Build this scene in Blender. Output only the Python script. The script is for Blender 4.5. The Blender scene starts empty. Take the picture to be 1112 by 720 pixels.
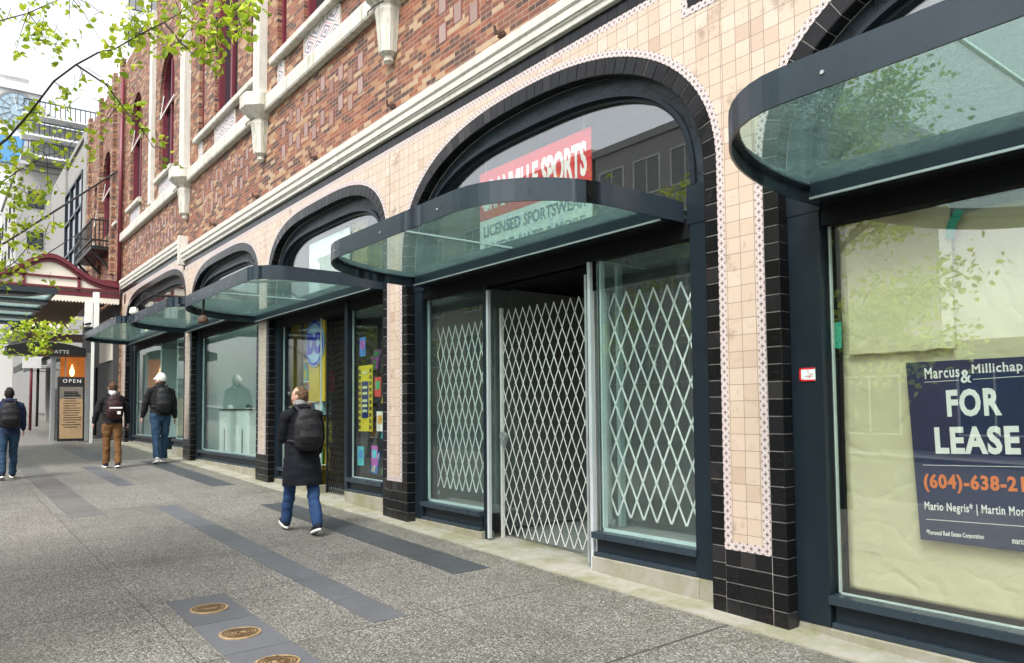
import bpy, bmesh, math, random
from mathutils import Vector, Matrix, noise, Euler
random.seed(11)
R = math.radians
S = bpy.context.scene
COL = S.collection

# ------------------------------------------------------------------ mesh builder
class MB:
    def __init__(s): s.v=[]; s.f=[]; s.uv={}
    def quad(s,a,b,c,d,uv=None):
        i=len(s.v); s.v+= [tuple(a),tuple(b),tuple(c),tuple(d)]; s.f.append((i,i+1,i+2,i+3))
        if uv: s.uv[len(s.f)-1]=uv
    def poly(s,pts):
        i=len(s.v); s.v+=[tuple(p) for p in pts]; s.f.append(tuple(range(i,i+len(pts))))
    def box(s,x0,x1,y0,y1,z0,z1,sl=0.0):
        # sl: z shift per metre of y (things that follow the sloping street)
        i=len(s.v)
        for x in (x0,x1):
            for y in (y0,y1):
                for z in (z0,z1): s.v.append((x,y,z+sl*(y-y0)))
        for f in ((0,1,3,2),(4,6,7,5),(0,4,5,1),(2,3,7,6),(0,2,6,4),(1,5,7,3)): s.f.append(tuple(i+k for k in f))
        return s
    def hexa(s,p):
        i=len(s.v); s.v+=[tuple(q) for q in p]
        for f in ((0,1,2,3),(4,7,6,5),(0,4,5,1),(1,5,6,2),(2,6,7,3),(3,7,4,0)): s.f.append(tuple(i+k for k in f))
    def bar(s,a,b,w,h=None,up=(0,0,1)):
        a=Vector(a);b=Vector(b);d=(b-a).normalized();up=Vector(up)
        if abs(d.dot(up))>.98: up=Vector((1,0,0))
        r=d.cross(up).normalized();u=r.cross(d);h=h or w;r=r*w/2;u=u*h/2
        s.hexa([a-r-u,a+r-u,a+r+u,a-r+u,b-r-u,b+r-u,b+r+u,b-r+u])
    def tube(s,pts,r,n=8,caps=True):
        pts=[Vector(p) for p in pts]; rs=r if isinstance(r,(list,tuple)) else [r]*len(pts)
        i0=len(s.v); prev=None
        for k,p in enumerate(pts):
            d=(pts[min(k+1,len(pts)-1)]-pts[max(k-1,0)]).normalized()
            if prev is None:
                q=Vector((0,0,1)) if abs(d.z)<.9 else Vector((1,0,0))
                a=d.cross(q).normalized()
            else:
                a=(prev-d*prev.dot(d)).normalized()
            prev=a; b=d.cross(a)
            for j in range(n):
                t=2*math.pi*j/n; s.v.append(tuple(p+(a*math.cos(t)+b*math.sin(t))*rs[k]))
        for k in range(len(pts)-1):
            for j in range(n):
                s.f.append((i0+k*n+j,i0+k*n+(j+1)%n,i0+(k+1)*n+(j+1)%n,i0+(k+1)*n+j))
        if caps:
            s.f.append(tuple(i0+j for j in reversed(range(n)))); s.f.append(tuple(i0+(len(pts)-1)*n+j for j in range(n)))
    def lathe(s,prof,c=(0,0,0),n=24,rot=0.0,sx=1.0,sy=1.0):
        i0=len(s.v)
        for r,z in prof:
            for j in range(n):
                t=rot+2*math.pi*j/n; s.v.append((c[0]+sx*r*math.cos(t),c[1]+sy*r*math.sin(t),c[2]+z))
        for k in range(len(prof)-1):
            for j in range(n): s.f.append((i0+k*n+j,i0+k*n+(j+1)%n,i0+(k+1)*n+(j+1)%n,i0+(k+1)*n+j))
        s.f.append(tuple(i0+j for j in reversed(range(n)))); s.f.append(tuple(i0+(len(prof)-1)*n+j for j in range(n)))
    def extrude_y(s,prof,y0,y1):
        n=len(prof); i=len(s.v)
        for y in (y0,y1):
            for x,z in prof: s.v.append((x,y,z))
        for j in range(n): s.f.append((i+j,i+(j+1)%n,i+n+(j+1)%n,i+n+j))
        s.f.append(tuple(i+j for j in reversed(range(n)))); s.f.append(tuple(i+n+j for j in range(n)))
    def prism(s,pts,vec):
        n=len(pts); i=len(s.v); vec=Vector(vec)
        s.v+=[tuple(p) for p in pts]; s.v+=[tuple(Vector(p)+vec) for p in pts]
        for j in range(n): s.f.append((i+j,i+(j+1)%n,i+n+(j+1)%n,i+n+j))
        s.f.append(tuple(i+j for j in reversed(range(n)))); s.f.append(tuple(i+n+j for j in range(n)))
    def loft(s,pts,rad,n=14,side=(1,0,0)):
        # closed tapered limb: rad entries r or (a,b); a lies along `side`
        P=[Vector(p) for p in pts]; Q=[(r,r) if not isinstance(r,tuple) else r for r in rad]
        d0=(P[0]-P[1]).normalized(); d1=(P[-1]-P[-2]).normalized()
        m0=min(Q[0]); m1=min(Q[-1])
        pp=[P[0]+d0*m0*.75,P[0]+d0*m0*.45]+P+[P[-1]+d1*m1*.45,P[-1]+d1*m1*.75]
        qq=[(Q[0][0]*.45,Q[0][1]*.45),(Q[0][0]*.82,Q[0][1]*.82)]+Q+[(Q[-1][0]*.82,Q[-1][1]*.82),(Q[-1][0]*.45,Q[-1][1]*.45)]
        i0=len(s.v); side=Vector(side)
        for k,p in enumerate(pp):
            d=(pp[min(k+1,len(pp)-1)]-pp[max(k-1,0)]).normalized()
            a=side-d*side.dot(d)
            if a.length<.05: a=Vector((0,1,0))-d*d.y
            a.normalize(); b=d.cross(a)
            for j in range(n):
                t=2*math.pi*j/n; s.v.append(tuple(p+a*math.cos(t)*qq[k][0]+b*math.sin(t)*qq[k][1]))
        m=len(pp)
        for k in range(m-1):
            for j in range(n): s.f.append((i0+k*n+j,i0+k*n+(j+1)%n,i0+(k+1)*n+(j+1)%n,i0+(k+1)*n+j))
        s.f.append(tuple(i0+j for j in reversed(range(n)))); s.f.append(tuple(i0+(m-1)*n+j for j in range(n)))
    def build(s,name,m,parent=None,bevel=0,smooth=False,fixn=False):
        me=bpy.data.meshes.new(name)
        off=wloc(parent)
        me.from_pydata([(a-off[0],b-off[1],c-off[2]) for a,b,c in s.v],[],s.f)
        if s.uv:
            l=me.uv_layers.new(name='UVMap')
            for p in me.polygons:
                u=s.uv.get(p.index)
                if u:
                    for k,li in enumerate(p.loop_indices): l.data[li].uv=u[k]
        if fixn:
            bm=bmesh.new(); bm.from_mesh(me); bmesh.ops.remove_doubles(bm,verts=bm.verts,dist=1e-5); bmesh.ops.recalc_face_normals(bm,faces=bm.faces); bm.to_mesh(me); bm.free()
        if smooth:
            for p in me.polygons: p.use_smooth=True
        me.materials.append(m)
        o=bpy.data.objects.new(name,me); COL.objects.link(o)
        if parent: o.parent=parent
        if bevel:
            b=o.modifiers.new('bevel','BEVEL'); b.width=bevel; b.segments=2; b.limit_method='ANGLE'; b.angle_limit=R(40)
        return o

def wloc(o):
    p=Vector((0,0,0))
    while o is not None: p+=o.location; o=o.parent
    return p
def tag(o,label=None,cat=None,group=None,kind=None):
    if label: o['label']=label
    if cat: o['category']=cat
    if group: o['group']=group
    if kind: o['kind']=kind
    return o
def thing(name,label,cat,loc=(0,0,0),group=None):
    o=bpy.data.objects.new(name,None); COL.objects.link(o); o.location=loc; o.empty_display_size=.2
    return tag(o,label,cat,group)
def copy_tree(o,parent=None):
    c=o.copy(); COL.objects.link(c); c.parent=parent
    for ch in o.children: copy_tree(ch,c)
    return c
def gz(x,y): return -1.54+.0285*y+.012*(x-4.45)

# ------------------------------------------------------------------ materials
class NT:
    def __init__(s,name):
        s.m=bpy.data.materials.new(name); s.m.use_nodes=True; s.t=s.m.node_tree; s.t.nodes.clear()
        s.out=s.n('ShaderNodeOutputMaterial')
    def n(s,kind,**kw):
        x=s.t.nodes.new(kind)
        for k,v in kw.items():
            if k in x.inputs.keys() if isinstance(k,str) else False: pass
            setattr(x,k,v)
        return x
    def l(s,a,b): s.t.links.new(a,b)
    def setin(s,node,key,val):
        if isinstance(val,bpy.types.NodeSocket): s.l(val,node.inputs[key])
        else: node.inputs[key].default_value=val
    def math(s,op,a,b=0.0,c=None):
        x=s.n('ShaderNodeMath',operation=op); s.setin(x,0,a); s.setin(x,1,b)
        if c is not None: s.setin(x,2,c)
        return x.outputs[0]
    def mix(s,f,a,b,blend='MIX'):
        x=s.n('ShaderNodeMix',data_type='RGBA',blend_type=blend); s.setin(x,0,f)
        for k,v in ((6,a),(7,b)):
            if isinstance(v,(tuple,list)): v=(*v,1) if len(v)==3 else v
            s.setin(x,k,v)
        return x.outputs[2]
    def ramp(s,f,stops,interp='LINEAR'):
        x=s.n('ShaderNodeValToRGB'); x.color_ramp.interpolation=interp; e=x.color_ramp.elements
        while len(e)>1: e.remove(e[-1])
        e[0].position=stops[0][0]; e[0].color=(*stops[0][1],1) if not isinstance(stops[0][1],float) else (stops[0][1],)*3+(1,)
        for p,c in stops[1:]:
            q=e.new(p); q.color=(*c,1) if not isinstance(c,float) else (c,c,c,1)
        s.l(f,x.inputs[0]); return x.outputs[0]
    def noise(s,vec,scale,detail=3,rough=.55):
        x=s.n('ShaderNodeTexNoise'); x.inputs['Scale'].default_value=scale; x.inputs['Detail'].default_value=detail; x.inputs['Roughness'].default_value=rough
        if vec is not None: s.l(vec,x.inputs['Vector'])
        return x.outputs['Fac']
    def voro(s,vec,scale,feature='F1',out='Color'):
        x=s.n('ShaderNodeTexVoronoi',feature=feature); x.inputs['Scale'].default_value=scale
        if vec is not None: s.l(vec,x.inputs['Vector'])
        return x.outputs[out]
    def pos(s): return s.n('ShaderNodeNewGeometry').outputs['Position']
    def obj(s): return s.n('ShaderNodeTexCoord').outputs['Object']
    def sep(s,v):
        x=s.n('ShaderNodeSeparateXYZ'); s.l(v,x.inputs[0]); return x.outputs
    def comb(s,a,b,c=0.0):
        x=s.n('ShaderNodeCombineXYZ'); s.setin(x,0,a); s.setin(x,1,b); s.setin(x,2,c); return x.outputs[0]
    def bump(s,h,st=.3,dist=.01,nrm=None):
        x=s.n('ShaderNodeBump'); x.inputs['Strength'].default_value=st; x.inputs['Distance'].default_value=dist; s.l(h,x.inputs['Height'])
        if nrm is not None: s.l(nrm,x.inputs['Normal'])
        return x.outputs[0]
    def bsdf(s,color,rough=.6,spec=.5,metal=0.0,nrm=None,emit=None,es=0.0):
        x=s.n('ShaderNodeBsdfPrincipled')
        if isinstance(color,(tuple,list)): color=(*color[:3],1)
        s.setin(x,'Base Color',color); s.setin(x,'Roughness',rough); s.setin(x,'Specular IOR Level',spec); s.setin(x,'Metallic',metal)
        if nrm is not None: s.l(nrm,x.inputs['Normal'])
        if emit: x.inputs['Emission Color'].default_value=(*emit,1); x.inputs['Emission Strength'].default_value=es
        s.l(x.outputs[0],s.out.inputs[0]); return x
_simple={}
def simple(name,col,rough=.6,spec=.5,metal=0.0,var=.12,scale=6,bump=0.0,bscale=60,emit=None,es=0.0):
    if name in _simple: return _simple[name]
    t=NT(name); p=t.pos(); f=t.noise(p,scale,4)
    c=t.mix(f,tuple(max(0,x*(1-var*1.6)) for x in col),tuple(min(1,x*(1+var*1.6)) for x in col))
    r=t.math('MULTIPLY_ADD',t.noise(p,scale*3,3),.25,rough-.12)
    nr=t.bump(t.noise(p,bscale,3),bump,.004) if bump else None
    t.bsdf(c,r,spec,metal,nr,emit,es); _simple[name]=t.m; return t.m
M={}
def mk_brick():
    t=NT('brick'); p=t.pos(); x,y,z=t.sep(p)[:3]
    uu=t.math('ADD',y,t.math('MULTIPLY',x,1.0))
    jit=t.math('MULTIPLY',t.noise(p,9,2),.006)
    b=t.n('ShaderNodeTexBrick',offset=.5); b.inputs['Color1'].default_value=(0,0,0,1); b.inputs['Color2'].default_value=(1,1,1,1); b.inputs['Mortar'].default_value=(.5,.5,.5,1)
    b.inputs['Scale'].default_value=1; b.inputs['Mortar Size'].default_value=.0045; b.inputs['Brick Width'].default_value=.200; b.inputs['Row Height'].default_value=.060; b.inputs['Mortar Smooth'].default_value=.1
    t.l(t.comb(t.math('ADD',uu,jit),t.math('ADD',z,jit)),b.inputs['Vector'])
    rw=t.math('FLOOR',t.math('DIVIDE',t.math('ADD',z,jit),.060)); cl=t.math('FLOOR',t.math('ADD',t.math('DIVIDE',t.math('ADD',uu,jit),.200),t.math('MULTIPLY',t.math('FLOORED_MODULO',rw,2.0),.5)))
    wn=t.n('ShaderNodeTexWhiteNoise',noise_dimensions='2D'); t.l(t.comb(cl,rw),wn.inputs['Vector'])
    c=t.ramp(wn.outputs['Value'],[(0,(.018,.012,.014)),(.11,(.055,.025,.018)),(.23,(.12,.038,.021)),(.35,(.20,.055,.026)),(.46,(.26,.085,.036)),(.56,(.145,.058,.032)),(.64,(.33,.17,.082)),(.74,(.39,.26,.145)),(.84,(.42,.32,.20)),(.91,(.20,.07,.046)),(1,(.06,.034,.034))],'CONSTANT')
    c=t.mix(t.math('MULTIPLY',t.noise(p,14,3),.20),c,(.18,.08,.05))
    n1=t.noise(p,40,4); c=t.mix(t.math('MULTIPLY',n1,.45),c,t.mix(.5,c,(.05,.03,.03)))
    n2=t.noise(p,.8,4); c=t.mix(t.math('MULTIPLY',n2,.15),c,(.30,.15,.09))
    c=t.mix(b.outputs['Fac'],c,(.27,.20,.15))
    h=t.math('SUBTRACT',t.math('MULTIPLY',n1,.3),b.outputs['Fac'])
    t.bsdf(c,t.math('MULTIPLY_ADD',n1,.3,.5),.4,0,t.bump(h,.7,.006)); return t.m
def mk_tile(name,cols,grout,w,y0,z0,rough=.18,gs=.0026,var=True):
    t=NT(name); p=t.pos(); x,y,z=t.sep(p)[:3]
    b=t.n('ShaderNodeTexBrick',offset=0.0); b.inputs['Color1'].default_value=(0,0,0,1); b.inputs['Color2'].default_value=(1,1,1,1)
    b.inputs['Scale'].default_value=1; b.inputs['Mortar Size'].default_value=gs; b.inputs['Brick Width'].default_value=w; b.inputs['Row Height'].default_value=w; b.inputs['Mortar Smooth'].default_value=.3
    wob=t.math('MULTIPLY_ADD',t.noise(p,3,2),.008,-.004)
    t.l(t.comb(t.math('ADD',t.math('SUBTRACT',y,y0-w*200),wob),t.math('ADD',t.math('SUBTRACT',z,z0-w*200),wob)),b.inputs['Vector'])
    c=t.ramp(b.outputs['Color'],cols)
    n=t.noise(p,1.6,5,.65); c=t.mix(t.math('MULTIPLY',t.ramp(n,[(.45,0.0),(.75,1.0)]),.35),c,t.mix(.5,c,(.38,.20,.10)))
    st=t.ramp(t.noise(p,3.1,6,.7),[(.585,0.0),(.69,1.0)]); c=t.mix(t.math('MULTIPLY',st,.5),c,(.12,.07,.045))
    c=t.mix(b.outputs['Fac'],c,grout)
    bb=t.bump(t.math('SUBTRACT',t.math('MULTIPLY',t.noise(p,25,3),.3),b.outputs['Fac']),.6,.004)
    r=t.math('MULTIPLY_ADD',b.outputs['Fac'],.5,t.math('MULTIPLY_ADD',t.noise(p,12,3),.25,rough))
    t.bsdf(c,r,.45,0,bb); return t.m
def mk_blacktile():
    t=NT('black_tile'); p=t.pos(); g=t.n('ShaderNodeNewGeometry'); ri=g.outputs['Random Per Island']
    z=t.sep(p)[2]
    c=t.ramp(ri,[(0,(.004,.004,.005)),(.6,(.007,.007,.008)),(.9,(.012,.012,.014)),(1,(.028,.026,.026))])
    sp=t.ramp(t.noise(p,150,2),[(.68,0.0),(.74,1.0)]); d=t.noise(p,5,5,.7)
    c=t.mix(t.math('MULTIPLY',sp,.30),c,(.3,.28,.26))
    dirt=t.math('MULTIPLY',t.ramp(z,[(.0,1.0),(.001,1.0)]),0.0)
    c=t.mix(t.math('MULTIPLY',t.ramp(d,[(.58,0.0),(.85,1.0)]),.22),c,(.10,.085,.07))
    t.bsdf(c,t.math('MULTIPLY_ADD',t.noise(p,22,4),.28,.08),.28,0,t.bump(t.noise(p,14,3),.12,.01)); return t.m
def mk_mosaic():
    t=NT('mosaic_border'); uv=t.n('ShaderNodeTexCoord').outputs['UV']; u,v,_=t.sep(uv)[:3]
    a=t.math('ABSOLUTE',t.math('SUBTRACT',t.math('FRACT',u),.5)); b=t.math('ABSOLUTE',t.math('SUBTRACT',t.math('FRACT',v),.5))
    d=t.math('ADD',a,b)
    c=t.ramp(d,[(0,(.012,.008,.012)),(.24,(.62,.58,.56)),(.36,(.20,.06,.075)),(.47,(.66,.62,.6)),(.66,(.22,.08,.09)),(.74,(.60,.56,.55)),(.80,(.02,.014,.02))],'CONSTANT')
    pn=t.noise(t.pos(),30,3); c=t.mix(t.math('MULTIPLY',pn,.35),c,(.55,.50,.47))
    t.bsdf(c,.35,.5); return t.m
def mk_glass(name,tint,base=.05,fres=1.0,rough=0.0,dirt=.0,dcol=(.4,.5,.48),bump=0.0,bscale=60):
    t=NT(name); p=t.pos()
    nr=None
    if bump:
        nr=t.bump(t.math('ADD',t.noise(p,bscale,4,.7),t.math('MULTIPLY',t.noise(p,bscale*.12,3),1.2)),bump,.01)
    tr=t.n('ShaderNodeBsdfTransparent'); tr.inputs[0].default_value=(*tint,1)
    gl=t.n('ShaderNodeBsdfGlossy'); gl.inputs['Roughness'].default_value=rough; gl.inputs[0].default_value=(1,1,1,1)
    fr=t.n('ShaderNodeLayerWeight'); fr.inputs[0].default_value=.5
    if nr is not None: t.l(nr,gl.inputs['Normal'])
    mx=t.n('ShaderNodeMixShader'); f=t.math('MULTIPLY_ADD',t.math('POWER',fr.outputs['Facing'],4.0),.5*fres,base); t.setin(mx,0,f); t.l(tr.outputs[0],mx.inputs[1]); t.l(gl.outputs[0],mx.inputs[2])
    res=mx.outputs[0]
    if dirt:
        df=t.n('ShaderNodeBsdfDiffuse'); df.inputs[0].default_value=(*dcol,1)
        tl=t.n('ShaderNodeBsdfTranslucent'); tl.inputs[0].default_value=(*dcol,1)
        ad=t.n('ShaderNodeMixShader'); ad.inputs[0].default_value=.6; t.l(df.outputs[0],ad.inputs[1]); t.l(tl.outputs[0],ad.inputs[2])
        x,y,z=t.sep(p)[:3]; st=t.comb(t.math('MULTIPLY',x,2.0),t.math('MULTIPLY',y,5.0),z)
        dm=t.ramp(t.math('MULTIPLY_ADD',t.noise(p,bscale*.5 if bump else 9,4,.7),.6,t.math('MULTIPLY',t.noise(st,2.0,4),.5)),[(.35,dirt*.35),(.75,dirt*1.6)])
        if bump:   # rain drops and runs lying on the glass
            wt=t.noise(p,1.6,3); dr=t.ramp(t.noise(t.comb(t.math('MULTIPLY',x,1.0),t.math('MULTIPLY',y,1.8),z),46,3,.6),[(.56,0.0),(.63,1.0)])
            dr2=t.ramp(t.noise(p,120,2),[(.60,0.0),(.66,.7)]); dr=t.math('MULTIPLY',t.math('MAXIMUM',dr,dr2),t.ramp(wt,[(.35,.05),(.65,.38)])); dm=t.math('ADD',dm,dr)
        m2=t.n('ShaderNodeMixShader'); t.l(dm,m2.inputs[0]); t.l(res,m2.inputs[1]); t.l(ad.outputs[0],m2.inputs[2]); res=m2.outputs[0]
    t.l(res,t.out.inputs[0]); return t.m
def mk_pavement():
    t=NT('exposed_aggregate'); p=t.pos(); x,y,z=t.sep(p)[:3]
    v1=t.n('ShaderNodeTexVoronoi'); v1.inputs['Scale'].default_value=78; t.l(p,v1.inputs['Vector'])
    v2=t.n('ShaderNodeTexVoronoi'); v2.inputs['Scale'].default_value=140; t.l(p,v2.inputs['Vector'])
    r1=t.sep(v1.outputs['Color'])[0]; r2=t.sep(v2.outputs['Color'])[1]
    pal=[(0,(.040,.040,.037)),(.2,(.105,.103,.093)),(.42,(.185,.180,.160)),(.62,(.265,.255,.225)),(.8,(.36,.345,.305)),(.93,(.50,.485,.44)),(1,(.66,.65,.61))]
    c1=t.ramp(r1,pal); c2=t.ramp(r2,pal)
    c=t.mix(.42,c1,c2)
    g=t.ramp(v1.outputs['Distance'],[(.35,0.0),(.8,1.0)]); c=t.mix(t.math('MULTIPLY',g,.75),c,(.055,.05,.043))
    big=t.noise(p,.7,5,.6); c=t.mix(t.ramp(big,[(.35,0.0),(.7,.30)]),c,(.06,.055,.048))
    st=t.ramp(t.noise(p,2.6,6,.7),[(.60,0.0),(.75,.28)]); c=t.mix(st,c,(.30,.28,.235))
    dk_=t.ramp(t.noise(p,1.1,7,.72),[(.54,0.0),(.70,.5)]); c=t.mix(dk_,c,(.05,.048,.041))
    ed=t.ramp(x,[(0,0.0),(1,0.0)]); em=t.math('MULTIPLY',t.math('SMOOTH_MIN',t.math('MAXIMUM',t.math('SUBTRACT',x,3.75),0.0),.5,.1),t.ramp(t.noise(p,4,5,.7),[(.4,0.0),(.65,.9)])); c=t.mix(em,c,(.085,.09,.035))
    sl=t.n('ShaderNodeTexWhiteNoise',noise_dimensions='2D'); t.l(t.comb(t.math('FLOOR',t.math('DIVIDE',t.math('SUBTRACT',x,1.26),1.6)),t.math('FLOOR',t.math('DIVIDE',t.math('SUBTRACT',y,3.88),1.44))),sl.inputs['Vector'])
    c=t.mix(t.math('MULTIPLY',sl.outputs['Value'],.22),c,(.065,.063,.052))
    gv=t.n('ShaderNodeTexVoronoi'); gv.inputs['Scale'].default_value=2.3; gv.inputs['Randomness'].default_value=1.0; t.l(p,gv.inputs['Vector'])
    gr=t.sep(gv.outputs['Color'])[0]; gs_=t.math('LESS_THAN',gv.outputs['Distance'],t.math('MULTIPLY',t.math('SUBTRACT',gr,.25),.075)); c=t.mix(t.math('MULTIPLY',gs_,.6),c,(.035,.034,.030))
    # sawn joints across and along the pavement
    jy=t.math('ABSOLUTE',t.math('SUBTRACT',t.math('FRACT',t.math('DIVIDE',t.math('SUBTRACT',y,3.16-.5*.72),.72*2)),.25))
    j1=t.math('LESS_THAN',t.math('ABSOLUTE',t.math('SUBTRACT',t.math('FRACT',t.math('DIVIDE',t.math('SUBTRACT',y,3.88-.72*10),1.44)),.5)),.0035)
    j2=t.math('LESS_THAN',t.math('ABSOLUTE',t.math('SUBTRACT',y,3.17)),.006)
    j3=t.math('LESS_THAN',t.math('ABSOLUTE',t.math('SUBTRACT',t.math('FRACT',t.math('DIVIDE',t.math('SUBTRACT',x,1.26),1.6)),.0)),.004)
    j=t.math('MAXIMUM',j2,t.math('MAXIMUM',j1,j3)); c=t.mix(t.math('MULTIPLY',j,.8),c,(.03,.028,.024))
    h=t.math('SUBTRACT',t.math('MULTIPLY',v1.outputs['Distance'],-1.0),t.math('MULTIPLY',j,1.0))
    t.bsdf(c,t.math('MULTIPLY_ADD',r2,.3,.45),.45,0,t.bump(h,.8,.006)); return t.m
def mk_slate(name,col):
    t=NT(name); p=t.pos(); g=t.n('ShaderNodeNewGeometry'); ri=g.outputs['Random Per Island']
    a=t.mix(ri,tuple(x*.82 for x in col),tuple(x*1.18 for x in col)); n=t.noise(p,7,6,.7)
    c=t.mix(t.ramp(n,[(.3,0.0),(.75,.5)]),a,tuple(x*1.5 for x in col))
    sp=t.ramp(t.noise(p,260,2),[(.66,0.0),(.72,.3)]); c=t.mix(sp,c,(.4,.39,.37))
    c=t.mix(t.ramp(t.noise(p,1.5,5),[(.5,0.0),(.8,.35)]),c,(.05,.048,.045))
    t.bsdf(c,t.math('MULTIPLY_ADD',n,.35,.32),.5,0,t.bump(t.noise(p,180,3),.25,.002)); return t.m
def mk_concrete(name,col,moss=0.0,streak=0.0,rough=.8):
    t=NT(name); p=t.pos(); x,y,z=t.sep(p)[:3]
    n=t.noise(p,5,7,.68); c=t.mix(n,tuple(k*.72 for k in col),tuple(min(.95,k*1.2) for k in col))
    sp=t.ramp(t.noise(p,55,4,.7),[(.55,0.0),(.75,.35)]); c=t.mix(sp,c,tuple(k*.5 for k in col))
    if streak:
        sv=t.comb(t.math('MULTIPLY',y,14.0),t.math('MULTIPLY',z,1.1),t.math('MULTIPLY',x,14.0))
        s_=t.ramp(t.noise(sv,1.0,5,.65),[(.5,0.0),(.72,streak)]); c=t.mix(s_,c,(.20,.20,.11))
    if moss:
        ms=t.ramp(t.noise(p,2.3,6,.7),[(.42,0.0),(.66,moss)]); c=t.mix(ms,c,(.14,.15,.035))
    t.bsdf(c,rough,.35,0,t.bump(t.noise(p,70,5,.7),.35,.004)); return t.m
def mk_paper():
    t=NT('kraft_paper'); p=t.pos(); x,y,z=t.sep(p)[:3]
    n=t.noise(p,1.2,4); c=t.mix(n,(.55,.515,.345),(.63,.59,.415))
    st=t.comb(t.math('MULTIPLY',y,1.5),t.math('MULTIPLY',z,9.0),0.0); c=t.mix(t.math('MULTIPLY',t.noise(st,1.0,3),.3),c,(.58,.51,.33))
    cr=t.n('ShaderNodeTexVoronoi',feature='DISTANCE_TO_EDGE'); cr.inputs['Scale'].default_value=3.1
    wv=t.n('ShaderNodeVectorMath',operation='ADD'); t.l(p,wv.inputs[0]); nn=t.n('ShaderNodeTexNoise'); nn.inputs['Scale'].default_value=2.5; t.l(p,nn.inputs['Vector']); t.l(nn.outputs['Color'],wv.inputs[1]); t.l(wv.outputs[0],cr.inputs['Vector'])
    h=t.math('MULTIPLY_ADD',t.noise(p,5,4,.6),.6,t.math('MINIMUM',cr.outputs['Distance'],.25))
    x_=t.bsdf(c,.62,.35,0,t.bump(h,.5,.03)); return t.m
def mk_leaf():
    t=NT('leaf'); g=t.n('ShaderNodeNewGeometry'); ri=g.outputs['Random Per Island']
    c=t.ramp(ri,[(0,(.20,.31,.02)),(.35,(.36,.50,.03)),(.7,(.50,.62,.035)),(1,(.60,.66,.06))])
    d=t.n('ShaderNodeBsdfDiffuse'); t.l(c,d.inputs[0]); tl=t.n('ShaderNodeBsdfTranslucent'); t.l(c,tl.inputs[0])
    m=t.n('ShaderNodeMixShader'); m.inputs[0].default_value=.5; t.l(d.outputs[0],m.inputs[1]); t.l(tl.outputs[0],m.inputs[2])
    gl=t.n('ShaderNodeBsdfGlossy'); gl.inputs['Roughness'].default_value=.35
    m2=t.n('ShaderNodeMixShader'); m2.inputs[0].default_value=.05; t.l(m.outputs[0],m2.inputs[1]); t.l(gl.outputs[0],m2.inputs[2]); t.l(m2.outputs[0],t.out.inputs[0]); return t.m
def mk_panel():
    t=NT('patterned_steel'); p=t.pos(); x,y,z=t.sep(p)[:3]; v=t.comb(y,z,0.0)
    e=t.voro(v,6.0,'DISTANCE_TO_EDGE','Distance'); q=t.ramp(e,[(0,1.0),(.018,1.0),(.03,0.0),(.06,0.0),(.07,.7),(.085,.7),(.095,0.0)])
    rr=t.math('FRACT',t.math('MULTIPLY',e,9.0)); rib=t.math('MULTIPLY',t.math('LESS_THAN',rr,.4),.5)
    h=t.math('ADD',q,rib); c=t.mix(q,(.022,.034,.044),(.007,.011,.015))
    t.bsdf(c,.38,.35,0,t.bump(h,.28,.004)); return t.m
def mk_cloth(name,col,rough=.85,ws=9,st=.5):
    t=NT(name); p=t.obj(); n=t.noise(p,ws,4,.6)
    c=t.mix(t.noise(p,40,3),tuple(k*.75 for k in col),tuple(min(1,k*1.25) for k in col))
    t.bsdf(c,rough,.25,0,t.bump(t.math('MULTIPLY_ADD',t.noise(p,400,2),.15,n),st,.02)); return t.m
def mk_frieze():
    t=NT('frieze_tile'); p=t.pos(); x,y,z=t.sep(p)[:3]
    a=t.math('ABSOLUTE',t.math('SUBTRACT',t.math('FRACT',t.math('DIVIDE',y,.62)),.5)); b=t.math('ABSOLUTE',t.math('SUBTRACT',t.math('FRACT',t.math('DIVIDE',z,.34)),.5))
    d=t.math('ADD',a,b); c=t.ramp(d,[(0,(.10,.09,.12)),(.12,(.62,.58,.6)),(.2,(.12,.11,.15)),(.32,(.6,.57,.58)),(.38,(.45,.26,.22)),(.46,(.65,.62,.62)),(.52,(.10,.10,.13)),(.62,(.62,.6,.6)),(.7,(.14,.13,.16)),(.85,(.6,.57,.57))],'CONSTANT')
    c=t.mix(t.math('MULTIPLY',t.noise(p,20,4),.5),c,(.42,.39,.39)); t.bsdf(c,.4,.4); return t.m
def mk_inlay():
    t=NT('lilac_brick'); p=t.pos(); oi=t.n('ShaderNodeObjectInfo').outputs['Random']
    c=t.ramp(oi,[(0,(.33,.25,.22)),(.35,(.27,.19,.165)),(.6,(.30,.19,.14)),(.8,(.22,.12,.085)),(1,(.36,.28,.235))]); n=t.noise(p,22,5,.7); c=t.mix(t.math('MULTIPLY',n,.6),c,(.17,.10,.09))
    t.bsdf(c,.55,.4,0,t.bump(n,.5,.006)); return t.m
def mk_glow(name,c0,c1,st):
    t=NT(name); p=t.pos(); n=t.noise(p,3,2); c=t.mix(n,c0,c1); e=t.n('ShaderNodeEmission'); t.l(c,e.inputs[0]); e.inputs[1].default_value=st; t.l(e.outputs[0],t.out.inputs[0]); return t.m

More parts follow.
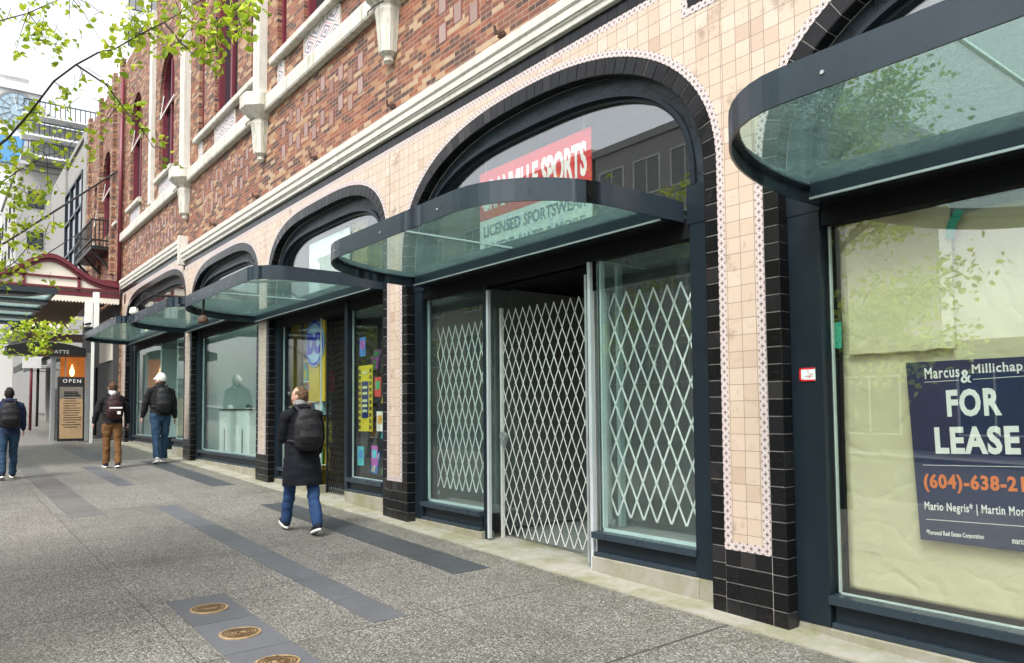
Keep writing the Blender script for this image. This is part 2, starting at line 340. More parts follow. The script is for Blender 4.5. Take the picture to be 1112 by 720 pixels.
M['brick']=mk_brick()
M['cream']=mk_tile('cream_tile',[(0,(.41,.31,.235)),(.12,(.475,.378,.295)),(.8,(.505,.41,.33)),(1,(.53,.44,.365))],(.23,.18,.155),.115,3.13,-.99)
M['black']=mk_blacktile()
M['mosaic']=mk_mosaic()
M['grout']=mk_concrete('grout',(.50,.47,.44))
M['stone']=mk_concrete('glazed_terracotta',(.54,.525,.47),streak=.85,rough=.55)
M['cornice']=mk_concrete('white_terracotta',(.58,.565,.515),streak=.35,rough=.5)
M['plinth']=mk_concrete('concrete_plinth',(.29,.27,.235),moss=.6,streak=.25)
M['kerb']=mk_concrete('threshold_concrete',(.33,.315,.275),moss=.7)
M['concrete']=mk_concrete('grey_concrete',(.27,.265,.255),streak=.35)
M['pave']=mk_pavement()
M['slate']=mk_slate('slate_paver',(.088,.092,.103)); M['slate_dark']=mk_slate('dark_slate_paver',(.045,.050,.056)); M['slate_pale']=mk_slate('pale_paver',(.105,.103,.098))
M['asphalt']=simple('asphalt',(.05,.05,.05),.85,var=.3,scale=20,bump=.4,bscale=120)
M['steel']=simple('painted_steel',(.009,.0155,.022),.34,.28,var=.18,scale=5,bump=.06,bscale=25)
M['steel_lt']=simple('weathered_steel',(.022,.034,.046),.30,.38,var=.2,scale=4,bump=.05,bscale=20)
M['steel_dk']=simple('dark_soffit',(.004,.005,.006),.7,.2)
M['alu']=simple('aluminium',(.42,.45,.46),.38,.5,.6,var=.15)
M['alu_pale']=simple('pale_aluminium',(.50,.53,.55),.4,.5,.2,var=.12); M['paleframe']=simple('pale_frame',(.52,.60,.60),.35)
M['gate_white']=simple('gate_paint',(.66,.67,.65),.45,var=.22,scale=5); M['gate_grey']=simple('grey_white_paint',(.55,.55,.53),.45,var=.08); M['white']=simple('white_paint',(.78,.78,.74),.42,var=.06)
M['maroon']=simple('maroon_paint',(.13,.018,.03),.45,var=.2)
M['creamp']=simple('cream_paint',(.72,.68,.58),.6,var=.06)
M['rust']=simple('rusted_iron',(.06,.032,.02),.8,var=.5,scale=40)
M['iron']=simple('black_iron',(.012,.012,.013),.45)
M['pane']=mk_glass('window_glass',(.93,.96,.95),.15,1.3,0,.006); M['pane_clear']=mk_glass('clear_glass',(.94,.97,.96),.03,1.0,0,.004)
M['pane_lease']=mk_glass('lease_glass',(.97,.985,.965),.10,1.1,0,.004)
M['pane_teal']=mk_glass('teal_glass',(.925,.97,.96),.06,1.0,0,.034,(.52,.70,.67))
M['canopy_glass']=mk_glass('wet_canopy_glass',(.82,.915,.89),.04,.8,.07,.075,(.25,.40,.37),bump=1.0,bscale=22)
M['darkglass']=simple('dark_glass',(.012,.016,.022),.08,.6,var=.3)
M['panel']=mk_panel(); M['paper']=mk_paper(); M['leaf']=mk_leaf(); M['frieze']=mk_frieze()
M['bark']=simple('bark',(.035,.028,.022),.9,var=.4,scale=25,bump=.6,bscale=50)
M['ink_white']=simple('white_lettering',(.82,.82,.80),.5,var=.02); M['ink_orange']=simple('orange_lettering',(.75,.19,.04),.5,var=.02)
M['navy']=simple('navy_sign',(.010,.022,.075),.4,var=.25,scale=2)
M['red']=simple('red_banner',(.62,.012,.025),.45,var=.06); M['slategrey']=simple('blue_grey_lettering',(.10,.16,.24),.5,var=.02)
M['bannerw']=simple('white_banner',(.70,.78,.78),.5,var=.05)
M['brass']=simple('bronze',(.37,.26,.14),.45,.5,.2,var=.35,scale=30,bump=.4,bscale=90); M['bronze_dk']=simple('dark_bronze',(.17,.10,.045),.45,.5,.5,var=.4,scale=40)
M['skin']=simple('skin',(.46,.27,.20),.55,var=.08); M['int_dark']=simple('dark_interior',(.05,.055,.055),.7); M['int_grey']=simple('grey_interior_wall',(.16,.17,.165),.8)
M['int_pale']=simple('pale_interior_wall',(.66,.76,.74),.7,var=.04); M['int_yel']=simple('yellow_interior_wall',(.50,.36,.03),.6)
M['floor']=simple('shop_floor',(.22,.23,.22),.6); M['wood']=simple('wood',(.20,.085,.035),.5,var=.3,scale=12)
M['tape']=simple('teal_tape',(.02,.33,.24),.5); M['pink']=mk_inlay()
M['dkred']=simple('dark_red_brick',(.14,.03,.03),.6)

def text(body,size,o,m,parent,name='lettering',face='X',sx=1.0,bold=0.0,align='LEFT',rot=0.0,depth=.003,space=1.0,fit=None):
    cu=bpy.data.curves.new(name,'FONT'); cu.body=body; cu.size=size; cu.align_x=align; cu.align_y='BOTTOM_BASELINE' if False else 'BOTTOM'; cu.extrude=depth; cu.offset=bold; cu.space_character=space; cu.resolution_u=3
    t=bpy.data.objects.new(name,cu); COL.objects.link(t); bpy.context.view_layer.update()
    me=bpy.data.meshes.new_from_object(t.evaluated_get(bpy.context.evaluated_depsgraph_get()))
    bpy.data.objects.remove(t)
    if fit:
        xs_=[v.co.x for v in me.vertices]; ys_=[v.co.y for v in me.vertices]; x0_,y0_=min(xs_),min(ys_); fx=fit[0]/(max(xs_)-x0_); fy=fit[1]/(max(ys_)-y0_); sx=1.0
        for v in me.vertices: v.co.x=(v.co.x-x0_)*fx; v.co.y=(v.co.y-y0_)*fy
    off=wloc(parent); o=Vector(o)-off
    ca,sa=math.cos(rot),math.sin(rot)
    for v in me.vertices:
        a=v.co.x*sx; b=v.co.y; a,b=a*ca-b*sa,a*sa+b*ca; d=v.co.z
        v.co=(o.x-d,o.y-a,o.z+b) if face=='X' else (o.x+a,o.y-d,o.z+b)
    me.materials.clear(); me.materials.append(m)
    ob=bpy.data.objects.new(name,me); COL.objects.link(ob); ob.parent=parent; return ob

# ------------------------------------------------------------------ camera (fitted to the photograph's vanishing points)
cam=bpy.data.cameras.new('camera'); co=bpy.data.objects.new('camera',cam); COL.objects.link(co); S.camera=co
mr=Matrix(((.791,.025,.612),(-.612,.046,.789),(-.009,-.999,.052)))
c0=Vector((.791,-.612,-.0086)).normalized(); fw=Vector((.6117,.7893,.0522)); fw=(fw-c0*fw.dot(c0)).normalized(); upv=c0.cross(fw)
co.matrix_world=Matrix((( c0.x,upv.x,-fw.x,0),(c0.y,upv.y,-fw.y,0),(c0.z,upv.z,-fw.z,0),(0,0,0,1)))
cam.sensor_width=36; cam.lens=36*816/1112; cam.shift_y=42/1112; cam.clip_end=2000; cam.clip_start=.05

# ------------------------------------------------------------------ light: overcast day
w=bpy.data.worlds.new('World'); S.world=w; w.use_nodes=True; nt=w.node_tree
bg=nt.nodes['Background']; sky=nt.nodes.new('ShaderNodeTexSky'); sky.sky_type='NISHITA'; sky.sun_disc=False
SE,SA=R(52),R(-118)   # sun behind the camera's left shoulder, over the street
sky.sun_elevation=SE; sky.sun_rotation=SA; sky.dust_density=4; sky.air_density=1.2; sky.ozone_density=1
hs=nt.nodes.new('ShaderNodeHueSaturation'); hs.inputs['Saturation'].default_value=.22; hs.inputs['Value'].default_value=1.0
nt.links.new(sky.outputs[0],hs.inputs['Color']); nt.links.new(hs.outputs[0],bg.inputs[0]); bg.inputs[1].default_value=.15
sd=bpy.data.lights.new('sun','SUN'); sd.energy=1.3; sd.angle=R(15); sd.color=(1,.965,.92)
so=bpy.data.objects.new('sun',sd); COL.objects.link(so)
dirv=Vector((math.sin(SA)*math.cos(SE),math.cos(SA)*math.cos(SE),math.sin(SE)))
so.rotation_euler=dirv.to_track_quat('Z','Y').to_euler(); so.location=(-8,-6,14)
S.view_settings.view_transform='Standard'; S.view_settings.look='None'; S.view_settings.exposure=1.35; S.view_settings.gamma=1
S.cycles.transparent_max_bounces=24; S.cycles.max_bounces=9; S.cycles.use_denoising=True

# ------------------------------------------------------------------ ground
def sheet(name,x0,x1,y0,y1,lift,m,ny=24):
    b=MB(); nx=max(1,int((x1-x0)/4))
    for i in range(ny):
        for j in range(nx):
            a=y0+(y1-y0)*i/ny; c=y0+(y1-y0)*(i+1)/ny; p=x0+(x1-x0)*j/nx; q=x0+(x1-x0)*(j+1)/nx
            b.quad((p,a,gz(p,a)+lift),(q,a,gz(q,a)+lift),(q,c,gz(q,c)+lift),(p,c,gz(p,c)+lift))
    o=b.build(name,m,fixn=True); tag(o,kind='structure'); return o
sheet('ground',-400,400,-60,500,-.16,M['asphalt'],40)
sheet('road',-13,-2.6,-50,300,-.13,M['asphalt'])
def slab(name,x0,x1,y0,y1,top,bot,m):
    b=MB(); n=max(1,int((y1-y0)/6)); 
    P=lambda x,y,h:(x,y,gz(x,y)+h)
    for i in range(n):
        a=y0+(y1-y0)*i/n;c=y0+(y1-y0)*(i+1)/n
        b.quad(P(x0,a,top),P(x1,a,top),P(x1,c,top),P(x0,c,top)); b.quad(P(x0,a,bot),P(x0,a,top),P(x0,c,top),P(x0,c,bot)); b.quad(P(x1,a,top),P(x1,a,bot),P(x1,c,bot),P(x1,c,top))
    o=b.build(name,m); tag(o,kind='structure'); return o
slab('sidewalk',-2.4,5.0,-40,200,0,-.15,M['pave'])
slab('kerb',-2.6,-2.402,-40,200,.002,-.15,M['concrete'])
slab('far_sidewalk',-16.5,-13,-50,200,.0,-.15,M['concrete'])
def strip(name,x0,x1,ys,m,lift=.004):
    b=MB(); g=.004
    for a,c in zip(ys[:-1],ys[1:]):
        q=lambda x,y,h:(x,y,gz(x,y)+h)
        b.hexa([q(x0+g,a+g,-.02),q(x1-g,a+g,-.02),q(x1-g,c-g,-.02),q(x0+g,c-g,-.02),q(x0+g,a+g,lift),q(x1-g,a+g,lift),q(x1-g,c-g,lift),q(x0+g,c-g,lift)])
    o=b.build(name,m,fixn=True); tag(o,kind='structure'); return o
fr=lambda a,b,s:[a+(b-a)*i/max(1,round((b-a)/s)) for i in range(max(1,round((b-a)/s))+1)]
strip('medallion_paving_strip',1.41,1.83,[.6,1.24,1.92,2.60,3.28,3.95,4.63,5.315,6.02],M['slate'])
strip('paving_strip',2.40,2.67,[4.65,5.31,6.05,7.18,8.0,9.05,10.0,10.85],M['slate'])
strip('paving_strip',3.56,3.94,fr(5.42,10.2,.85),M['slate_dark'])
strip('paving_strip',3.60,3.98,fr(12.57,17.7,.85),M['slate_dark'])
strip('paving_strip',2.75,3.2,fr(18.6,25,.9),M['slate'])
strip('paving_strip',1.38,1.78,fr(10.6,30,.45),M['slate_pale'])
strip('paving_strip',2.42,2.68,fr(13.5,17.2,.75),M['slate'])
# threshold strip at the foot of the facade
slab('threshold_strip',4.265,4.9,-6,24.7,.012,-.05,M['kerb'])

# medallions
for i,(y,extra) in enumerate(((5.665,'in the end slab of its strip'),(4.985,'the middle one of three'),(4.33,'cut by the bottom photo edge'))):
    x=1.622; z=gz(x,y)+.0042
    t=thing('pavement_medallion','round bronze medallion set in grey slate paver, '+extra,'medallion',(x,y,z),'bronze medallions set in the pavers')
    a=MB(); a.lathe([(.131,-.01),(.131,.004),(.127,.006),(.113,.005),(.112,.003)],(x,y,z),40); a.build('disc',M['brass'],t,smooth=False)
    r=MB()
    for rr,ww in ((.105,.006),(.084,.004),(.062,.007),(.04,.004)):
        n=36
        for j in range(n):
            a0=2*math.pi*j/n;a1=2*math.pi*(j+1)/n; wob=.006*math.sin(3*a0+i) ; wob1=.006*math.sin(3*a1+i)
            f=lambda q,ww_,h:(x+(q)*math.cos(ww_),y+(q)*math.sin(ww_),z+h)
            r.quad(f(rr+wob-ww,a0,.0062),f(rr+wob+ww,a0,.0062),f(rr+wob1+ww,a1,.0062),f(rr+wob1-ww,a1,.0062))
    r.build('ring_pattern',M['bronze_dk'],t)
    r=MB()
    for j in range(26):
        a0=random.random()*6.28; q=random.random()*.1; px,py=x+q*math.cos(a0),y+q*math.sin(a0); r.bar((px,py,z+.0066),(px+random.uniform(-.025,.025),py+random.uniform(-.025,.025),z+.0066),.006,.001)
    r.build('relief',M['bronze_dk'],t)

# ------------------------------------------------------------------ the brick building
PIL=[('A',3.13),('B',8.075),('C',12.675),('D',17.39),('E',24.29)]
BT=thing('brick_building','long commercial building with patterned brick upper wall above cream and black glazed tile shopfronts','building',(4.6,12,gz(4.6,12)))
W=.30  # half width of a pier
bays=[dict(n='lease',y0=-1.5,y1=2.83,zt=2.80,zs=1.55),dict(n='gate',y0=3.43,y1=7.775,zt=2.95,zs=1.70),dict(n='comic',y0=8.375,y1=12.375,zt=2.96,zs=1.78,e=3.4),
      dict(n='shoe',y0=12.975,y1=17.09,zt=3.0,zs=1.9,e=3.6),dict(n='far',y0=17.69,y1=23.99,zt=3.27,zs=2.2,e=4.2)]
def arch_curve(b,inset=0.0,dz=0.0,zbase=None,n=220,ex=None):
    yc=(b['y0']+b['y1'])/2; a=(b['y1']-b['y0'])/2-inset; H=b['zt']-inset*1.0+dz-b['zs']; e=2/((b.get('e',2.4)) if ex is None else b.get('e',2.4)+ex)
    P=[]
    for i in range(n+1):
        t=math.pi*i/n; c=math.cos(t); s_=math.sin(t)
        P.append((yc-a*math.copysign(abs(c)**e,c), b['zs']+H*abs(s_)**e))
    return P
def full_path(b,z0a,z0b,step=.1165,inset=0.0):
    c=arch_curve(b,inset)
    P=[(c[0][0],z0a)]+c+[(c[-1][0],z0b)]
    D=[0.0]
    for p,q in zip(P[:-1],P[1:]): D.append(D[-1]+math.hypot(q[0]-p[0],q[1]-p[1]))
    n=round(D[-1]/step); out=[]; k=0
    for i in range(n+1):
        d=D[-1]*i/n
        while k<len(D)-2 and D[k+1]<d: k+=1
        f=(d-D[k])/max(1e-9,D[k+1]-D[k]); out.append((P[k][0]+(P[k+1][0]-P[k][0])*f,P[k][1]+(P[k+1][1]-P[k][1])*f))
    return out
def normals(P):
    N=[]
    for i in range(len(P)):
        p=P[max(i-1,0)];q=P[min(i+1,len(P)-1)]; dy,dz=q[0]-p[0],q[1]-p[1]; l=math.hypot(dy,dz) or 1
        N.append((-dz/l,dy/l))   # outward, path runs from small y over the top to large y
    return N
XF=4.45
tops={'lease':3.2,'gate':3.2,'comic':3.2,'shoe':3.2,'far':3.48}
cream=MB()
for bi,b in enumerate(bays):
    za=gz(XF,b['y0'])-.0; zb=gz(XF,b['y1'])
    P=full_path(b,za,zb); N=normals(P)
    tile=MB(); gro=MB()
    wfun=lambda p: .115+.03*max(0,min(1,(p[1]-b['zs'])/(b['zt']-b['zs'])))
    O=[(p[0]+n[0]*wfun(p),p[1]+n[1]*wfun(p)) for p,n in zip(P,N)]
    Bo=[(o[0]+n[0]*.0575,o[1]+n[1]*.0575) for o,n in zip(O,N)]
    for i in range(len(P)-1):
        def lerp(p,q,f): return (p[0]+(q[0]-p[0])*f,p[1]+(q[1]-p[1])*f)
        a,c,o1,o2=P[i],P[i+1],O[i],O[i+1]; g=.022
        q=[lerp(a,c,g),lerp(c,a,g),lerp(o2,o1,g),lerp(o1,o2,g)]
        q=[lerp(q[0],q[3],.02),lerp(q[1],q[2],.02),lerp(q[2],q[1],.02),lerp(q[3],q[0],.02)]
        m_=((q[0][0]+q[2][0])/2,(q[0][1]+q[2][1])/2); j=[random.uniform(-.0012,.0012) for _ in range(4)]
        f=[(XF+j[k],)+lerp(q[k],m_,.05) for k in range(4)]; bk=[(XF+.006,)+q[k] for k in range(4)]
        bb=[(XF+.02,)+q[k] for k in range(4)]
        i0=len(tile.v); tile.v+=f+bk+bb
        tile.f.append((i0,i0+1,i0+2,i0+3))
        for k in range(4):
            k2=(k+1)%4; tile.f.append((i0+k,i0+4+k,i0+4+k2,i0+k2)); tile.f.append((i0+4+k,i0+8+k,i0+8+k2,i0+4+k2))
        # inner return tile
        n0,n1=N[i],N[i+1]; e=.0
        pa,pc=lerp(a,c,g),lerp(c,a,g); d=.006
        def ins(p,n,s_): return (p[0]+n[0]*s_,p[1]+n[1]*s_)
        f=[(XF+.004,)+ins(pa,n0,.0),(XF+.112,)+ins(pa,n0,0),(XF+.112,)+ins(pc,n1,0),(XF+.004,)+ins(pc,n1,0)]
        bk=[(XF+.002,)+ins(pa,n0,.012),(XF+.114,)+ins(pa,n0,.012),(XF+.114,)+ins(pc,n1,.012),(XF+.002,)+ins(pc,n1,.012)]
        tile.hexa(f+bk)
        gro.quad((XF+.007,)+ins(a,n0,.004),(XF+.007,)+o1,(XF+.007,)+o2,(XF+.007,)+ins(c,n1,.004))
        gro.quad((XF+.007,)+ins(a,n0,.006),(XF+.007,)+ins(c,n1,.006),(XF+.16,)+ins(c,n1,.006),(XF+.16,)+ins(a,n0,.006))
    sur=tile.build('arch_surround',M['black'],BT,fixn=True); gro.build('grout_joint',M['grout'],sur)
    # mosaic border
    br=MB(); L=0
    for i in range(len(P)-1):
        zb_=gz(XF,O[i][0])+.46; zlim=zb_
        seg=math.hypot(Bo[i+1][0]-Bo[i][0],Bo[i+1][1]-Bo[i][1])
        if min(O[i][1],O[i+1][1])<zlim-.02: L+=seg; continue
        u0,u1=L/.0575,(L+seg)/.0575; L+=seg
        br.quad((XF-.001,)+O[i],(XF-.001,)+Bo[i],(XF-.001,)+Bo[i+1],(XF-.001,)+O[i+1],[(u0,0),(u0,1),(u1,1),(u1,0)])
    br.build('mosaic_border',M['mosaic'],sur)
    # cream tile spandrel above the arch
    c2=[p for p in Bo]; zt=tops[b['n']]
    for p,q in zip(c2[:-1],c2[1:]):
        if p[1]<b['zs']-.05 and q[1]<b['zs']-.05: continue
        if q[0]<=p[0]+1e-6 : continue
        cream.quad((XF,p[0],min(p[1],zt)),(XF,q[0],min(q[1],zt)),(XF,q[0],zt),(XF,p[0],zt))
    b['P']=P
# pier panels
for k,(n,yc) in enumerate(PIL):
    zb=gz(XF,yc)+.46; zt=tops['gate'] if n in 'ABC' else 3.2
    # lowest z where the spandrel sheets take over: just run the column to the top
    c=MB(); c.quad((XF,yc-.13,zb+.05),(XF,yc+.13,zb+.05),(XF,yc+.13,zt),(XF,yc-.13,zt))
    core=MB(); core.box(XF+.008,4.95,yc-.293,yc+.293,gz(XF,yc)-.1,zt)
    # black base tiles
    z0=zb-.46
    bt=MB()
    for r in range(4):
        for s_ in (-1,0,1):
            y=yc+s_*.1228; j=random.uniform(-.001,.001)
            bt.box(XF+j,XF+.02,y-.0596,y+.0596,z0+r*.115+.004+(.0 if r else -.04),z0+(r+1)*.115-.003)
    pil=bt.build('pier',M['black'],BT,bevel=.002)
    core.build('grout_core',M['grout'],pil)
    c.build('tile_panel',M['cream'],pil)
    m=MB(); m.quad((XF-.0025,yc-.185,zb),(XF-.0025,yc+.185,zb),(XF-.0025,yc+.185,zb+.0575),(XF-.0025,yc-.185,zb+.0575),[(0,0),(6,0),(6,1),(0,1)]); m.build('mosaic_border',M['mosaic'],pil)
cream.quad((XF,24.5,-1),(XF,24.6,-1),(XF,24.6,3.48),(XF,24.5,3.48)); cream.quad((XF,24.4,1.8),(XF,24.5,1.8),(XF,24.5,3.48),(XF,24.4,3.48))
cream.quad((XF,17.65,3.2),(XF,17.8,3.2),(XF,17.8,3.48),(XF,17.65,3.48))
cream.box(XF+.0,4.7,24.595,24.62,-1,3.48)
cw=cream.build('tile_wall',M['cream'],BT)
# bands under the cornice
def bands(y0,y1,dz):
    m=MB(); u=(y1-y0)/.0575; m.quad((XF-.001,y0,3.2+dz),(XF-.001,y1,3.2+dz),(XF-.001,y1,3.2575+dz),(XF-.001,y0,3.2575+dz),[(0,0),(u,0),(u,1),(0,1)]); m.build('mosaic_border',M['mosaic'],cw)
    t=MB(); n=round((y1-y0)/.115); s_=(y1-y0)/n
    for i in range(n): t.box(XF-.002+random.uniform(-.001,.001),XF+.03,y0+i*s_+.002,y0+(i+1)*s_-.002,3.26+dz,3.375+dz)
    t.build('band_tile',M['black'],cw)
    g=MB(); g.box(XF+.004,XF+.1,y0,y1,3.2+dz,3.38+dz); g.build('grout_joint',M['grout'],cw)
    c=MB(); pr=[(4.5,3.377),(4.405,3.377),(4.400,3.384),(4.398,3.428),(4.385,3.436),(4.383,3.452),(4.366,3.458),(4.362,3.528),(4.352,3.532),(4.352,3.540),(4.344,3.544),(4.338,3.622),(4.345,3.63),(4.52,3.67)]
    c.extrude_y([(a,b_+dz) for a,b_ in pr],y0,y1); c.build('cornice',M['cornice'],BT)
bands(-4,17.70,0); bands(17.82,24.62,.28)
c=MB(); c.box(4.31,4.52,17.702,17.818,3.30,3.96); c.build('cornice_stop',M['cornice'],BT,bevel=.006)
# square tile panel over the first pier
m=MB()
y0,y1,z0=2.66,3.60,2.955
for a,bq,cq,d in ((y1-.0575,y1,z0,3.2),(y0,y0+.0575,z0,3.2),(y0+.0575,y1-.0575,z0,z0+.0575)):
    if bq-a<.1: m.quad((XF-.003,a,cq),(XF-.003,bq,cq),(XF-.003,bq,d),(XF-.003,a,d),[(0,0),(0,1),((d-cq)/.0575,1),((d-cq)/.0575,0)])
    else: m.quad((XF-.003,a,cq),(XF-.003,bq,cq),(XF-.003,bq,d),(XF-.003,a,d),[(0,0),((bq-a)/.0575,0),((bq-a)/.0575,1),(0,1)])
m.build('mosaic_border',M['mosaic'],cw)
t=MB(); n=7; s_=(y1-y0-.115)/n
for i in range(n):
    for r in range(3): t.box(XF-.004,XF+.01,y0+.0575+i*s_+.002,y0+.0575+(i+1)*s_-.002,z0+.06+r*.115,z0+.06+r*.115+.111)
t.build('band_tile',M['black'],cw)

# ---- upper brick wall with windows
XW=4.50; ZT=14.0; ZL=3.6
wins=[]   # y0,y1,z0,ztop,arched,sill?
for b0,b1 in ((3.13,8.075),(8.075,12.675),(12.675,17.39)):
    L=b1-b0; m_=(b0+b1)/2
    wins+= [(b0+.46,b0+.86,5.98,12.6,False),(m_-.72,m_+.72,5.98,12.6,True),(b1-.86,b1-.46,5.98,12.6,False)]
wins+=[(19.1,20.55,5.98,9.05,True),(22.6,24.05,5.98,9.2,True),(25.75,26.1,5.9,8.6,True),(27.1,28.7,5.9,8.75,True),(29.6,30.3,5.9,8.2,True)]
wins.sort()
wall=MB()
def wq(ya,yb,za,zb): wall.quad((XW,ya,za),(XW,yb,za),(XW,yb,zb),(XW,ya,zb))
def ztop(y): return ZT if y<21.1 else 10.7
cur=-4.0
DEP=.22
for (a,b_,z0,z1,ar) in wins:
    wq(cur,a,ZL,ztop((cur+a)/2)); wq(a,b_,ZL,z0); zt=ztop((a+b_)/2)
    if ar:
        n=14; r=(b_-a)/2; yc=(a+b_)/2; hh=min(r*1.25,1.1); pts=[(yc-r*math.cos(math.pi*i/n),z1-hh+hh*math.sin(math.pi*i/n)) for i in range(n+1)]
    else: pts=[(a,z1),(b_,z1)]
    for p,q in zip(pts[:-1],pts[1:]):
        wall.quad((XW,p[0],p[1]),(XW,q[0],q[1]),(XW,q[0],zt),(XW,p[0],zt)); wall.quad((XW,p[0],p[1]),(XW+DEP,p[0],p[1]),(XW+DEP,q[0],q[1]),(XW,q[0],q[1]))
    wall.quad((XW,a,z0),(XW+DEP,a,z0),(XW+DEP,a,pts[0][1]),(XW,a,pts[0][1])); wall.quad((XW,b_,z0),(XW,b_,pts[-1][1]),(XW+DEP,b_,pts[-1][1]),(XW+DEP,b_,z0))
    cur=b_
    # window: maroon frame, pane, sill
    f=MB(); X0,X1=XW+.10,XW+.17; fw=.09
    nl=max(1,round((b_-a)/.75))
    path=[(a,z0)]+[(p[0],p[1]) for p in pts]+[(b_,z0)]
    for p,q in zip(path[:-1],path[1:]): f.bar((XW+.13,p[0],p[1]),(XW+.13,q[0],q[1]),.16,.12,(1,0,0))
    f.box(X0,X1,a,b_,z0,z0+fw)
    for i in range(1,nl): y=a+(b_-a)*i/nl; f.box(X0+.005,X1,y-.05,y+.05,z0,z1-.05)
    ztr=z1-1.25 if z1<10 else 9.2
    f.box(X0-.02,X1,a+.01,b_-.01,ztr-.06,ztr+.06)
    wf=f.build('window',M['maroon'],BT)
    p=MB(); p.box(XW+.175,XW+.19,a+.005,b_-.005,z0,z1-.02); p.build('pane',M['darkglass'],wf)
    if z1<10:
        tt=MB(); tt.bar((X0-.03,a+.02,ztr+.05),(X0-.10,b_-.05,ztr-.28),.02,.03); tt.bar((X0-.03,b_-.1,ztr+.35),(X0-.1,b_-.05,ztr-.28),.015,.02); tt.build('stay',M['white'],wf)
wq(cur,31.4,ZL,10.7)
wall.quad((XW,31.4,-1),(XW+9,31.4,-1),(XW+9,31.4,10.7),(XW,31.4,10.7)); wall.quad((XW,31.4,10.7),(XW+9,31.4,10.7),(XW+9,21.1,10.7),(XW,21.1,10.7)); wall.quad((XW,21.1,10.7),(XW+9,21.1,10.7),(XW+9,21.1,ZT),(XW,21.1,ZT))
wall.quad((XW,24.62,-1),(XW,31.4,-1),(XW,31.4,ZL),(XW,24.62,ZL)); wall.box(XW+.25,XW+9,-4,31.3,ZL+.3,10.6)
bw=wall.build('brick_wall',M['brick'],BT)
# shallow brick piers (vertical relief) on the end block and drainpipe
rb=MB()
for y in (25.3,26.55,28.95,31.2): rb.box(XW-.10,XW+.02,y-.17,y+.17,4.4,10.9)
rb.build('brick_pilaster',M['brick'],BT)
dp=MB(); dp.tube([(XW-.09,24.98,3.9),(XW-.09,24.98,10.2)],.06,10); dp.build('drainpipe',M['maroon'],BT,smooth=True)
# string course, sills, frieze panels
st=MB(); st.extrude_y([(4.52,5.13),(4.40,5.13),(4.385,5.16),(4.385,5.36),(4.40,5.39),(4.52,5.42)],-4,24.9); st.build('string_course',M['stone'],BT)
for a,b_ in ((3.55,7.75),(8.5,12.3),(13.1,16.98),(19.0,20.65),(22.5,24.15),(25.6,26.2),(29.5,30.4)):
    s_=MB(); s_.extrude_y([(4.52,5.84),(4.40,5.84),(4.385,5.86),(4.385,5.95),(4.40,5.97),(4.52,5.985)],a,b_); s_.build('sill',M['stone'],BT)
for yc,wd in ((10.37,1.25),(5.6,1.25),(15.03,1.25),(19.8,1.2),(23.3,1.2),(12.0,.22),(8.75,.22),(16.7,.22),(13.4,.22)):
    p=MB(); p.box(4.485,4.51,yc-wd/2,yc+wd/2,5.47,5.80); fz=p.build('frieze_panel',M['frieze'],BT)
    q=MB()
    for a,b_,c_,d in ((yc-wd/2-.03,yc+wd/2+.03,5.80,5.825),(yc-wd/2-.03,yc+wd/2+.03,5.445,5.47),(yc-wd/2-.03,yc-wd/2,5.445,5.82),(yc+wd/2,yc+wd/2+.03,5.445,5.82)): q.box(4.475,4.51,a,b_,c_,d)
    q.build('frame',M['stone'],fz)
# white colonnettes on octagonal corbels
for yc in (3.3,8.2,12.8,17.7):
    c=MB(); c.lathe([(.03,4.33),(.07,4.36),(.06,4.42),(.125,4.46),(.165,4.9),(.178,4.98),(.165,5.0),(.165,5.03),(.34,5.20),(.36,5.22),(.36,5.44),(.33,5.46)],(4.44,yc,0),8,rot=R(22.5)); o=c.build('corbel',M['stone'],BT)
    d=MB(); d.box(4.34,4.5,yc-.12,yc+.12,5.44,13.8); d.box(4.30,4.5,yc-.05,yc+.05,5.44,13.8); d.build('shaft',M['cornice'],o,bevel=.01)
    k=MB(); k.tube([(4.26,yc+.22,5.0),(4.2,yc+.1,4.97),(4.2,yc-.1,4.97),(4.26,yc-.2,5.0)],.008,6); k.build('cable',M['iron'],o)
d=MB(); d.box(4.38,4.5,20.98,21.22,5.42,10.6); d.build('colonnette',M['cornice'],BT,bevel=.01)
# lilac inlaid soldier bricks between the pendants
def inlay(yc,n,zc,dy=.31):
    for i in range(n):
        y=yc+(i-(n-1)/2)*dy; zz=.13*(1-abs(((i+.5)/n)*2-1))*1.2
        for s_ in (-1,1):
            z=zc+s_*(.16)+(.0 if i%2 else .12)-.06+ (zz if s_>0 else -zz*.4)
            pk=MB(); pk.box(XW-.005,XW+.01,y-.068,y+.068,z-.105,z+.105); o=pk.build('inlaid_brick',M['pink'],BT,bevel=.0015)
            dk=MB(); dk.box(XW-.003,XW+.01,y-.092,y+.092,z-.108,z+.108); dk.build('dark_edging_brick',M['dkred'],o)
inlay(5.65,10,4.5); inlay(10.5,10,4.5); inlay(15.1,10,4.5); inlay(21.3,17,4.5)
for yc in (3.3,8.16,10.55,15.6,5.9,13.1): 
    a=MB(); z=3.80
    a.lathe([(.028,0),(.028,.02)],(XW-.02,yc,z),10); a.bar((XW,yc,z),(XW-.10,yc+.02,z-.01),.025,.03); a.bar((XW-.09,yc+.015,z-.03),(XW-.10,yc+.02,z+.06),.02); a.bar((XW-.02,yc-.05,z-.02),(XW-.02,yc+.06,z-.02),.03,.02); a.build('wall_hook',M['rust'],BT)
